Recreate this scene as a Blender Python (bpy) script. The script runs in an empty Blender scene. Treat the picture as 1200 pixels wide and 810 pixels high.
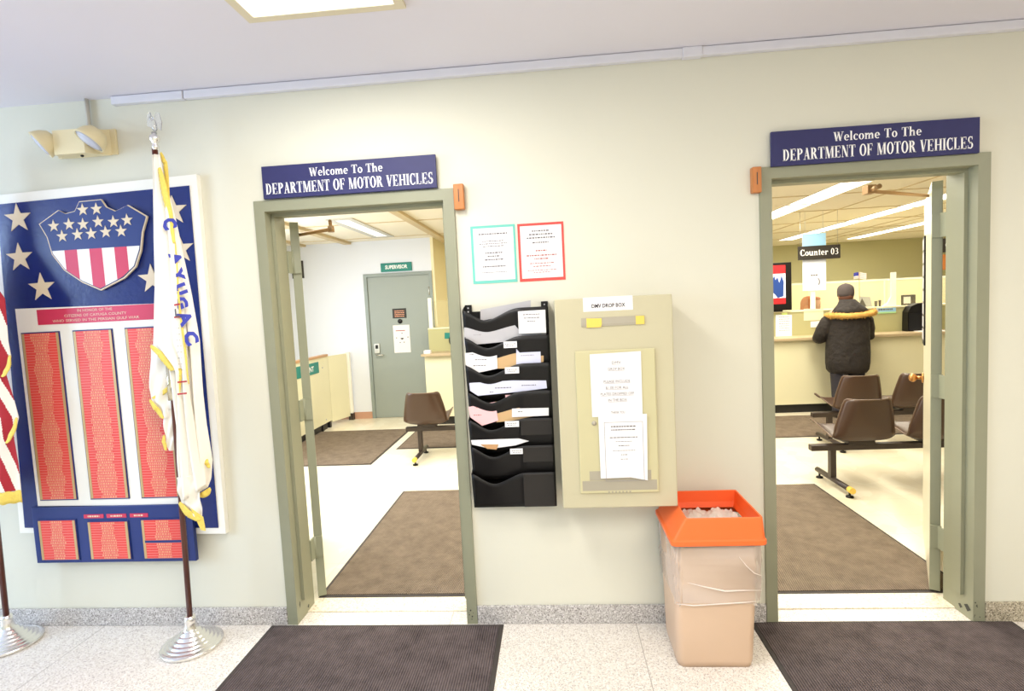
import bpy, bmesh, math, random
from mathutils import Vector, Matrix
random.seed(7)
R = math.radians
scene = bpy.context.scene
COL = scene.collection

# ------------------------------------------------------------------ camera
CP = Vector((1.4236, -2.5996, 1.5745))
YAW, PIT, ROL, FPX = R(4.476), R(-4.170), R(-2.864), 638.88
cf = Vector((-math.sin(YAW)*math.cos(PIT), math.cos(YAW)*math.cos(PIT), math.sin(PIT)))
cr0 = Vector((math.cos(YAW), math.sin(YAW), 0)); cu0 = cr0.cross(cf)
cr = math.cos(ROL)*cr0 + math.sin(ROL)*cu0
cu = -math.sin(ROL)*cr0 + math.cos(ROL)*cu0
cam = bpy.data.cameras.new('camera'); camo = bpy.data.objects.new('camera', cam); COL.objects.link(camo)
m = Matrix((cr, cu, -cf)).transposed().to_4x4(); m.translation = CP
camo.matrix_world = m
cam.sensor_width = 36; cam.lens = FPX/1200*36; cam.clip_start = .05; cam.clip_end = 100
scene.camera = camo

def at(px, py, ax, val):
    """point where the sight line of a pixel meets the plane axis=val"""
    d = cf + (px-600)/FPX*cr + (405-py)/FPX*cu
    return CP + (val-CP[ax])/d[ax]*d

# ------------------------------------------------------------------ materials
def mat(name, col, rough=.6, metal=0, noise=0, nscale=20, bump=0, bscale=200, emit=None, es=0, trans=0, alpha=1, coat=0, spec=.5):
    m = bpy.data.materials.new(name); m.use_nodes = True
    nt = m.node_tree; b = nt.nodes['Principled BSDF']
    b.inputs['Roughness'].default_value = rough; b.inputs['Metallic'].default_value = metal
    b.inputs['Base Color'].default_value = (*col, 1)
    b.inputs['Specular IOR Level'].default_value = spec
    if coat: b.inputs['Coat Weight'].default_value = coat
    if trans: b.inputs['Transmission Weight'].default_value = trans
    if alpha < 1: b.inputs['Alpha'].default_value = alpha
    if emit: b.inputs['Emission Color'].default_value = (*emit, 1); b.inputs['Emission Strength'].default_value = es
    tc = nt.nodes.new('ShaderNodeTexCoord')
    if noise:
        n = nt.nodes.new('ShaderNodeTexNoise'); n.inputs['Scale'].default_value = nscale; n.inputs['Detail'].default_value = 5
        nt.links.new(tc.outputs['Object'], n.inputs['Vector'])
        mx = nt.nodes.new('ShaderNodeMix'); mx.data_type = 'RGBA'
        mx.inputs[6].default_value = (*[max(0, c*(1-noise)) for c in col], 1)
        mx.inputs[7].default_value = (*[min(1, c*(1+noise)) for c in col], 1)
        nt.links.new(n.outputs['Fac'], mx.inputs[0]); nt.links.new(mx.outputs[2], b.inputs['Base Color'])
    if bump:
        n2 = nt.nodes.new('ShaderNodeTexNoise'); n2.inputs['Scale'].default_value = bscale; n2.inputs['Detail'].default_value = 3
        nt.links.new(tc.outputs['Object'], n2.inputs['Vector'])
        bp = nt.nodes.new('ShaderNodeBump'); bp.inputs['Strength'].default_value = bump; bp.inputs['Distance'].default_value = .002
        nt.links.new(n2.outputs['Fac'], bp.inputs['Height']); nt.links.new(bp.outputs['Normal'], b.inputs['Normal'])
    return m

def s(r, g, b):  # sRGB 0-255 -> linear
    return tuple(((c/255+.055)/1.055)**2.4 if c > 10 else c/255/12.92 for c in (r, g, b))

def terrazzo(name, base, chips, scale=90, thr=(.35, .5), joints=None, rough=.35):
    m = mat(name, base, rough); nt = m.node_tree; b = nt.nodes['Principled BSDF']
    tc = next(n for n in nt.nodes if n.type == 'TEX_COORD')
    prev = None
    for i, (c, th, sc) in enumerate(chips):
        v = nt.nodes.new('ShaderNodeTexVoronoi'); v.inputs['Scale'].default_value = sc
        nt.links.new(tc.outputs['Object'], v.inputs['Vector'])
        sp = nt.nodes.new('ShaderNodeSeparateColor'); nt.links.new(v.outputs['Color'], sp.inputs[0])
        g = nt.nodes.new('ShaderNodeMath'); g.operation = 'LESS_THAN'; g.inputs[1].default_value = th
        nt.links.new(sp.outputs[i % 3], g.inputs[0])
        mx = nt.nodes.new('ShaderNodeMix'); mx.data_type = 'RGBA'
        if prev is None: mx.inputs[6].default_value = (*base, 1)
        else: nt.links.new(prev, mx.inputs[6])
        mx.inputs[7].default_value = (*c, 1)
        nt.links.new(g.outputs[0], mx.inputs[0]); prev = mx.outputs[2]
    if joints:
        sx = nt.nodes.new('ShaderNodeSeparateXYZ'); nt.links.new(tc.outputs['Object'], sx.inputs[0])
        for ax, (per, off, wd, jc) in joints.items():
            a = nt.nodes.new('ShaderNodeMath'); a.operation = 'MULTIPLY_ADD'; a.inputs[1].default_value = 1/per; a.inputs[2].default_value = off
            nt.links.new(sx.outputs[ax], a.inputs[0])
            f = nt.nodes.new('ShaderNodeMath'); f.operation = 'FRACT'; nt.links.new(a.outputs[0], f.inputs[0])
            g = nt.nodes.new('ShaderNodeMath'); g.operation = 'LESS_THAN'; g.inputs[1].default_value = wd/per
            nt.links.new(f.outputs[0], g.inputs[0])
            mx = nt.nodes.new('ShaderNodeMix'); mx.data_type = 'RGBA'; nt.links.new(prev, mx.inputs[6]) if prev else None
            if not prev: mx.inputs[6].default_value = (*base, 1)
            mx.inputs[7].default_value = (*jc, 1)
            nt.links.new(g.outputs[0], mx.inputs[0]); prev = mx.outputs[2]
    nt.links.new(prev, b.inputs['Base Color'])
    return m

def ribbed(name, c1, c2, period=.012, axis='X', diag=0):
    m = mat(name, c1, .95, spec=.1); nt = m.node_tree; b = nt.nodes['Principled BSDF']
    tc = next(n for n in nt.nodes if n.type == 'TEX_COORD')
    mp = nt.nodes.new('ShaderNodeMapping'); mp.inputs['Rotation'].default_value = (0, 0, diag)
    nt.links.new(tc.outputs['Object'], mp.inputs[0])
    w = nt.nodes.new('ShaderNodeTexWave'); w.bands_direction = axis; w.inputs['Scale'].default_value = .314/period
    w.inputs['Distortion'].default_value = .6; w.inputs['Detail'].default_value = 2; w.inputs['Detail Scale'].default_value = 4
    nt.links.new(mp.outputs[0], w.inputs['Vector'])
    n = nt.nodes.new('ShaderNodeTexNoise'); n.inputs['Scale'].default_value = 9; n.inputs['Detail'].default_value = 8
    n.inputs['Roughness'].default_value = .75
    nt.links.new(tc.outputs['Object'], n.inputs['Vector'])
    ad = nt.nodes.new('ShaderNodeMath'); ad.operation = 'MULTIPLY_ADD'; ad.inputs[1].default_value = .45
    nt.links.new(w.outputs['Fac'], ad.inputs[0]); nt.links.new(n.outputs['Fac'], ad.inputs[2])
    rp = nt.nodes.new('ShaderNodeValToRGB'); rp.color_ramp.elements[0].position = .3; rp.color_ramp.elements[1].position = 1.0
    rp.color_ramp.elements[0].color = (*c1, 1); rp.color_ramp.elements[1].color = (*c2, 1)
    nt.links.new(ad.outputs[0], rp.inputs[0]); nt.links.new(rp.outputs[0], b.inputs['Base Color'])
    bp = nt.nodes.new('ShaderNodeBump'); bp.inputs['Strength'].default_value = .7; bp.inputs['Distance'].default_value = .004
    nt.links.new(w.outputs['Fac'], bp.inputs['Height']); nt.links.new(bp.outputs['Normal'], b.inputs['Normal'])
    return m

def woodmat(name, c1, c2, axis='Z', rough=.35):
    m = mat(name, c1, rough); nt = m.node_tree; b = nt.nodes['Principled BSDF']
    tc = next(n for n in nt.nodes if n.type == 'TEX_COORD')
    mp = nt.nodes.new('ShaderNodeMapping'); sc = [30, 30, 30]; sc['XYZ'.index(axis)] = 2
    mp.inputs['Scale'].default_value = sc; nt.links.new(tc.outputs['Object'], mp.inputs[0])
    n = nt.nodes.new('ShaderNodeTexNoise'); n.inputs['Scale'].default_value = 1.5; n.inputs['Detail'].default_value = 4
    nt.links.new(mp.outputs[0], n.inputs['Vector'])
    mx = nt.nodes.new('ShaderNodeMix'); mx.data_type = 'RGBA'; mx.inputs[6].default_value = (*c1, 1); mx.inputs[7].default_value = (*c2, 1)
    nt.links.new(n.outputs['Fac'], mx.inputs[0]); nt.links.new(mx.outputs[2], b.inputs['Base Color'])
    return m

M = {}
M['wall'] = mat('wall_paint', s(222, 219, 201), .75, noise=.02, nscale=1.5, bump=.12, bscale=60)
M['ceil'] = mat('ceiling_paint', s(230, 226, 234), .8, noise=.015, nscale=3, bump=.1, bscale=40)
M['frame'] = mat('sage_metal_paint', s(147, 147, 122), .42, noise=.04, nscale=6, bump=.06, bscale=30)
M['frame_dark'] = mat('chipped_paint', s(70, 68, 60), .7)
M['leaf'] = mat('sage_door_paint', s(148, 150, 126), .38, noise=.04, nscale=5)
M['leaf_face'] = mat('door_face_paint', s(214, 206, 178), .3, noise=.04, nscale=5)
M['steel'] = mat('brushed_steel', (.6, .6, .58), .3, 1)
M['brass'] = mat('aged_brass', s(190, 140, 85), .3, 1)
M['closer'] = mat('closer_bronze', s(176, 140, 96), .4, .5)
M['terr'] = terrazzo('terrazzo_floor', s(228, 221, 209), [(s(240, 234, 226), .35, 190), (s(206, 195, 184), .16, 230), (s(184, 172, 162), .06, 240)],
                     joints={0: (.92, .09, .004, s(178, 168, 155))})
M['base'] = terrazzo('terrazzo_base', s(186, 181, 175), [(s(216, 211, 207), .33, 180), (s(148, 142, 138), .22, 210), (s(118, 110, 106), .07, 230)])
M['base_r'] = terrazzo('terrazzo_base_warm', s(176, 165, 142), [(s(206, 196, 174), .33, 180), (s(132, 121, 102), .25, 210), (s(100, 90, 72), .1, 230)])
M['vinyl'] = terrazzo('vinyl_tile_floor', s(240, 232, 208), [(s(236, 226, 200), .5, 6)], joints={0: (.305, 0, .003, s(222, 210, 184)), 1: (.305, .2, .003, s(222, 210, 184))}, rough=.22)
M['sill'] = terrazzo('terrazzo_sill', s(240, 230, 208), [(s(226, 212, 188), .35, 130), (s(204, 188, 160), .08, 150)])
M['mat_l'] = ribbed('lobby_mat', s(40, 35, 36), s(112, 100, 98), .011, 'X', R(0))
M['mat_o'] = ribbed('office_mat', s(84, 73, 62), s(142, 127, 110), .011, 'X', R(8))
M['mat_edge'] = mat('mat_rubber_edge', s(66, 60, 56), .8)
M['white'] = mat('white_gloss_paint', s(246, 242, 230), .4)
M['navy'] = mat('navy_gloss_paint', s(16, 36, 106), .25, noise=.3, nscale=9, bump=.35, bscale=50)
M['navy2'] = mat('navy_panel_paint', s(26, 46, 112), .4)
M['navysign'] = mat('navy_sign_board', s(40, 40, 92), .55, noise=.08, nscale=30)
M['cream'] = mat('cream_star_paint', s(228, 208, 176), .5)
M['letter'] = mat('white_lettering', s(252, 250, 248), .5)
M['red'] = mat('red_plate', s(232, 74, 66), .4)
M['redw'] = mat('crimson_stripe', s(206, 52, 84), .4)
M['pinkline'] = mat('pale_plate_gap', s(240, 150, 134), .5)
M['tan'] = mat('gold_engraving', s(238, 164, 126), .5)
M['gold_edge'] = mat('gold_edge_strip', s(200, 170, 118), .35, .2)
M['wood'] = woodmat('honey_wood', s(206, 132, 66), s(176, 100, 44), 'Z')
M['pole'] = woodmat('stained_pole_wood', s(110, 52, 28), s(70, 28, 16), 'Z', .3)
M['woodcap'] = woodmat('pale_wood_cap', s(206, 162, 112), s(180, 130, 84), 'Y')
M['silver'] = mat('bright_chrome', (.88, .86, .82), .24, 1)
M['brassband'] = mat('polished_brass_chrome', s(216, 206, 176), .15, 1)
M['clear'] = mat('clear_plastic', (.93, .93, .93), .08, trans=.75)
M['cloth'] = mat('white_satin', s(246, 238, 222), .6, noise=.02, nscale=8)
M['fringe'] = mat('gold_fringe', s(246, 210, 96), .8, noise=.2, nscale=130, bump=.5, bscale=300)
M['blue_letter'] = mat('royal_blue_applique', s(58, 62, 160), .7)
M['redcloth'] = mat('red_cloth', s(176, 30, 42), .7)
M['ivory'] = mat('ivory_plastic', s(232, 216, 172), .45)
M['lens'] = mat('lamp_lens', s(226, 226, 236), .1, trans=.3)
M['conduit'] = mat('painted_conduit', s(206, 200, 186), .5)
M['race'] = mat('white_raceway', s(226, 224, 230), .5)
M['black'] = mat('black_plastic', s(18, 16, 15), .42, spec=.3)
M['black2'] = mat('satin_black_plastic', s(42, 38, 34), .6, spec=.3)
M['paper'] = mat('white_paper', s(236, 232, 230), .9)
M['paper2'] = mat('grey_white_paper', s(186, 183, 184), .9)
M['paper3'] = mat('bluish_paper', s(214, 214, 232), .9)
M['pinkp'] = mat('pink_paper', s(240, 190, 190), .9)
M['manila'] = mat('manila_paper', s(206, 170, 122), .9)
M['ink'] = mat('dark_ink', s(50, 44, 46), .9)
M['ink2'] = mat('grey_ink', s(104, 98, 100), .9)
M['ink3'] = mat('faint_ink', s(160, 154, 156), .9)
M['inkr'] = mat('red_ink', s(176, 96, 90), .9)
M['teal'] = mat('teal_card', s(112, 196, 180), .7)
M['redcard'] = mat('red_card', s(226, 80, 72), .7)
M['box'] = mat('beige_steel_paint', s(194, 186, 154), .38, noise=.03, nscale=4)
M['box2'] = mat('beige_door_paint', s(198, 190, 148), .35, noise=.03, nscale=4)
M['slot'] = mat('grey_steel_slot', s(172, 164, 146), .4, .1)
M['greytape'] = mat('grey_tape', s(166, 158, 138), .5)
M['yellow'] = mat('yellow_tape', s(238, 202, 92), .6)
M['orange'] = mat('orange_plastic', s(252, 112, 48), .42)
M['orange_in'] = mat('orange_plastic_inner', s(244, 92, 30), .5)
M['canbody'] = mat('beige_bin_plastic', s(206, 176, 148), .45, noise=.02, nscale=5)
M['bag'] = mat('translucent_liner', s(238, 222, 206), .25, alpha=.42)
M['bagfold'] = mat('liner_fold_white', s(244, 232, 222), .35, alpha=.75)
M['bagin'] = mat('crumpled_liner', s(226, 212, 200), .4, noise=.25, nscale=30, bump=.8, bscale=25)
M['shell'] = mat('brown_seat_plastic', s(70, 48, 34), .32)
M['shell_edge'] = mat('brown_seat_rim', s(96, 74, 56), .35)
M['beam'] = mat('dark_brown_steel', s(52, 40, 34), .4)
M['panel'] = mat('cream_laminate', s(232, 226, 190), .5, noise=.02, nscale=3)
M['countertop'] = mat('tan_counter_edge', s(188, 168, 134), .4)
M['green'] = mat('olive_green_paint', s(190, 186, 142), .6)
M['green2'] = mat('olive_riser_paint', s(178, 174, 126), .6)
M['bwall'] = mat('cool_white_panel', s(226, 230, 238), .6)
M['ywall'] = mat('warm_cream_paint', s(240, 230, 190), .6)
M['kick'] = mat('black_kick', s(30, 28, 26), .5)
M['bdoor'] = mat('grey_green_door', s(150, 158, 152), .4)
M['bframe'] = mat('grey_door_frame', s(140, 150, 146), .4)
M['tealsign'] = mat('teal_sign_plastic', s(26, 128, 116), .4)
M['blacksign'] = mat('black_sign_board', s(42, 38, 32), .5)
M['pinkbase'] = mat('brown_cove_base', s(196, 150, 124), .6)
M['oceil'] = mat('ceiling_tile_cream', s(244, 236, 216), .8, noise=.02, nscale=30)
M['grid'] = mat('ceiling_grid_tan', s(208, 188, 148), .6)
M['gridg'] = mat('fixture_grey', s(206, 204, 196), .6)
M['glow'] = mat('fluorescent_diffuser', (1, 1, 1), .5, emit=(1, .96, .88), es=5.0)
M['glow_dim'] = mat('dim_diffuser', (.9, .9, .9), .5, emit=(1, .98, .94), es=.55)
M['glow_l'] = mat('lobby_diffuser', (1, 1, 1), .5, emit=(1, .98, .95), es=3.5)
M['gold_frame'] = mat('cream_fixture_frame', s(226, 214, 184), .5)
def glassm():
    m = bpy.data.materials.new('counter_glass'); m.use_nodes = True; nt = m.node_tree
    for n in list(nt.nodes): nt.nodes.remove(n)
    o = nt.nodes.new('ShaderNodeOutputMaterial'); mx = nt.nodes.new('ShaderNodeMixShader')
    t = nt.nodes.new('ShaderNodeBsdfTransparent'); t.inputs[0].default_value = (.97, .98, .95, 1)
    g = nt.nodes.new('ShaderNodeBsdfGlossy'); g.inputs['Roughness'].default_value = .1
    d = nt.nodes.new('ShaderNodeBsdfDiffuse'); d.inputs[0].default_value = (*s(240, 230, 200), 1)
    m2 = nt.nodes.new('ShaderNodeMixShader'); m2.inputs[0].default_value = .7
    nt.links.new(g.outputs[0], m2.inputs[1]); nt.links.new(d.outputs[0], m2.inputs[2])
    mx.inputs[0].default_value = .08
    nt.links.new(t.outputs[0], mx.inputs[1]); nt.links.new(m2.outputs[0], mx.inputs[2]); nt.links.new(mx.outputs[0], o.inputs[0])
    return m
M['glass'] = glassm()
M['coat'] = mat('black_parka_cloth', s(38, 32, 29), .8, noise=.25, nscale=10, bump=1, bscale=12)
for _n in M['coat'].node_tree.nodes:
    if _n.type == 'BUMP': _n.inputs['Distance'].default_value = .03
M['fur'] = mat('tan_fur_trim', s(206, 160, 84), .9, noise=.35, nscale=60, bump=1, bscale=90)
M['cap'] = mat('charcoal_knit', s(72, 64, 62), .9, noise=.15, nscale=90)
M['jeans'] = mat('dark_denim', s(52, 50, 58), .85, noise=.15, nscale=60)
M['skin'] = mat('skin_tone', s(206, 150, 122), .55)
M['hair'] = mat('auburn_hair', s(190, 108, 52), .6, noise=.3, nscale=60)
M['hairb'] = mat('dark_brown_hair', s(96, 58, 40), .6, noise=.3, nscale=60)
M['shoe'] = mat('dark_shoe', s(34, 30, 28), .5)
M['blouse'] = mat('white_blouse', s(238, 232, 222), .8)
M['screen_w'] = mat('screen_white', s(230, 234, 244), .3, emit=s(220, 228, 245), es=.4)
M['screen_b'] = mat('screen_blue', s(40, 70, 140), .3)
M['screen_r'] = mat('screen_red', s(196, 40, 46), .3)
M['palegreen'] = mat('pale_green_note', s(214, 236, 140), .8)
M['pblue'] = mat('pale_blue_banner', s(150, 196, 226), .7)
M['pgreen'] = mat('pale_green_strip', s(170, 214, 150), .7)
M['poster_bl'] = mat('white_blue_poster', s(226, 232, 244), .8)
M['knockblack'] = mat('black_metal', s(24, 24, 26), .4, .3)

# ------------------------------------------------------------------ mesh building
class MB:
    DEF = Matrix.Identity(4)
    def __init__(self): self.bm = bmesh.new(); self.T = MB.DEF.copy(); self.mi = 0
    def _v(self, p): return self.bm.verts.new(self.T @ Vector(p))
    def face(self, pts, mi=None):
        try:
            f = self.bm.faces.new([self._v(p) for p in pts]); f.material_index = self.mi if mi is None else mi; return f
        except ValueError: return None
    def box(self, x0, x1, y0, y1, z0, z1, mi=None, bev=0):
        vs = [self._v(p) for p in ((x0,y0,z0),(x1,y0,z0),(x1,y1,z0),(x0,y1,z0),(x0,y0,z1),(x1,y0,z1),(x1,y1,z1),(x0,y1,z1))]
        fs = []
        for q in ((0,3,2,1),(4,5,6,7),(0,1,5,4),(1,2,6,5),(2,3,7,6),(3,0,4,7)):
            f = self.bm.faces.new([vs[i] for i in q]); f.material_index = self.mi if mi is None else mi; fs.append(f)
        if bev:
            es = list({e for f in fs for e in f.edges})
            bmesh.ops.bevel(self.bm, geom=es, offset=bev, segments=2, affect='EDGES', profile=.5)
        return self
    def loft(self, rings, cap=True, closed=True, mi=None):
        """rings: list of lists of points"""
        vr = [[self._v(p) for p in r] for r in rings]; n = len(vr[0])
        for a, b in zip(vr, vr[1:]):
            for i in range(n if closed else n-1):
                j = (i+1) % n
                f = self.bm.faces.new([a[i], a[j], b[j], b[i]]); f.material_index = self.mi if mi is None else mi; f.smooth = True
        if cap:
            for r in (vr[0][::-1], vr[-1]):
                try:
                    f = self.bm.faces.new(r); f.material_index = self.mi if mi is None else mi
                except ValueError: pass
        return self
    def lathe(self, cx, cy, prof, n=32, mi=None):
        return self.loft([[(cx+r*math.cos(2*math.pi*i/n), cy+r*math.sin(2*math.pi*i/n), z) for i in range(n)] for r, z in prof], mi=mi)
    def tube(self, pts, rad, n=12, mi=None):
        pts = [Vector(p) for p in pts]; rings = []
        rads = rad if isinstance(rad, (list, tuple)) else [rad]*len(pts)
        up = Vector((0, 0, 1))
        for i, p in enumerate(pts):
            t = (pts[min(i+1, len(pts)-1)]-pts[max(i-1, 0)]).normalized()
            a = t.cross(up)
            if a.length < .05: a = t.cross(Vector((1, 0, 0)))
            a.normalize(); b = a.cross(t)
            rings.append([p+rads[i]*(math.cos(2*math.pi*k/n)*a+math.sin(2*math.pi*k/n)*b) for k in range(n)])
        return self.loft(rings, mi=mi)
    def ell(self, c, r, n=20, k=12, mi=None):
        rings = []
        for i in range(1, k):
            a = math.pi*i/k
            rings.append([(c[0]+r[0]*math.sin(a)*math.cos(2*math.pi*j/n), c[1]+r[1]*math.sin(a)*math.sin(2*math.pi*j/n), c[2]-r[2]*math.cos(a)) for j in range(n)])
        return self.loft(rings, mi=mi)
    def prism(self, pts2, y0, y1, mi=None):
        """polygon in (x,z) extruded from y0 (front) to y1 (back)"""
        a = [self._v((x, y0, z)) for x, z in pts2]; b = [self._v((x, y1, z)) for x, z in pts2]; n = len(a)
        fs = [self.bm.faces.new(a), self.bm.faces.new(b[::-1])]
        for i in range(n): fs.append(self.bm.faces.new([a[i], b[i], b[(i+1) % n], a[(i+1) % n]]))
        for f in fs: f.material_index = self.mi if mi is None else mi
        return self
    def grid(self, fn, nu, nv, mi=None, smooth=True):
        vs = [[self._v(fn(u/nu, v/nv)) for u in range(nu+1)] for v in range(nv+1)]
        for v in range(nv):
            for u in range(nu):
                f = self.bm.faces.new([vs[v][u], vs[v][u+1], vs[v+1][u+1], vs[v+1][u]]); f.smooth = smooth
                f.material_index = (mi(u, v) if callable(mi) else (self.mi if mi is None else mi))
        return self
    def build(self, name, mats, parent=None, smooth=None, solid=0, sub=0, recalc=True, loc=None):
        if recalc: bmesh.ops.recalc_face_normals(self.bm, faces=self.bm.faces[:])
        if parent is not None: org = WL[parent.name]
        elif loc is not None: org = Vector(loc)
        else:
            vs = self.bm.verts; xs = [v.co.x for v in vs]; ys = [v.co.y for v in vs]; zs = [v.co.z for v in vs]
            org = Vector(((min(xs)+max(xs))/2, (min(ys)+max(ys))/2, min(zs)))
        for v in self.bm.verts: v.co -= org
        me = bpy.data.meshes.new(name); self.bm.to_mesh(me); self.bm.free()
        for q in (mats if isinstance(mats, (list, tuple)) else [mats]): me.materials.append(M[q])
        o = bpy.data.objects.new(name, me); COL.objects.link(o)
        WL[o.name] = org
        if parent is not None: o.parent = parent
        else: o.location = org
        if solid:
            md = o.modifiers.new('solid', 'SOLIDIFY'); md.thickness = solid; md.offset = 0
        if sub:
            md = o.modifiers.new('sub', 'SUBSURF'); md.levels = sub; md.render_levels = sub
        if smooth: 
            for p in me.polygons: p.use_smooth = True
        return o
WL = {}
def tag(o, label=None, cat=None, group=None, kind=None):
    if label: o['label'] = label
    if cat: o['category'] = cat
    if group: o['group'] = group
    if kind: o['kind'] = kind
    return o
def thing(name, label, cat, loc, group=None, rz=0):
    o = bpy.data.objects.new(name, None); COL.objects.link(o); o.location = loc; o.rotation_euler.z = rz
    o.empty_display_size = .1
    WL[o.name] = Vector(loc)
    return tag(o, label, cat, group)
def struct(o): o['kind'] = 'structure'; return o

# ---- sans text from Blender's own built-in face
def sans(mb, body, x, z, size, y, align='CENTER', wid=None, mi=None, T=None, sx=1.0, bold=0):
    cu_ = bpy.data.curves.new('t', 'FONT'); cu_.body = body; cu_.size = size; cu_.align_x = align; cu_.fill_mode = 'FRONT'; cu_.resolution_u = 2
    cu_.offset = bold
    ob = bpy.data.objects.new('t', cu_); COL.objects.link(ob)
    dg = bpy.context.evaluated_depsgraph_get(); me = bpy.data.meshes.new_from_object(ob.evaluated_get(dg))
    if wid and len(me.vertices):
        w = max(v.co.x for v in me.vertices)-min(v.co.x for v in me.vertices); sx = wid/max(w, 1e-6)
    vs = []
    for v in me.vertices:
        p = Vector((x+v.co.x*sx, y, z+v.co.y))
        if T: p = T(v.co.x*sx, v.co.y)
        vs.append(mb.bm.verts.new(mb.T @ Vector(p)))
    for p in me.polygons:
        try:
            f = mb.bm.faces.new([vs[i] for i in p.vertices]); f.material_index = mb.mi if mi is None else mi
        except ValueError: pass
    bpy.data.objects.remove(ob); bpy.data.curves.remove(cu_); bpy.data.meshes.remove(me)

# ---- serif letters, drawn from stems, hairlines and bowls
S_, H_ = .19, .065
def rect(x0, x1, y0, y1): return [(x0,y0),(x1,y0),(x1,y1),(x0,y1)]
def stem(x, w=S_, y0=0, y1=1, e=.07, top=True, bot=True):
    o = [rect(x, x+w, y0, y1)]
    if bot: o.append(rect(x-e, x+w+e, y0, y0+.055))
    if top: o.append(rect(x-e, x+w+e, y1-.055, y1))
    return o
def diag(xa, ya, xb, yb, w): return [[(xa-w/2,ya),(xa+w/2,ya),(xb+w/2,yb),(xb-w/2,yb)]]
def bowl(cx, cy, rx, ry, a0=0, a1=360, wt=S_, ht=H_, n=20):
    out = []
    for i in range(n):
        p, q = R(a0+(a1-a0)*i/n), R(a0+(a1-a0)*(i+1)/n)
        out.append([(cx+rx*math.cos(p), cy+ry*math.sin(p)), (cx+rx*math.cos(q), cy+ry*math.sin(q)),
                    (cx+(rx-wt)*math.cos(q), cy+(ry-ht)*math.sin(q)), (cx+(rx-wt)*math.cos(p), cy+(ry-ht)*math.sin(p))])
    return out
def tick(x, y0, y1, w=.05): return [rect(x, x+w, y0, y1)]
X_ = .66
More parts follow.
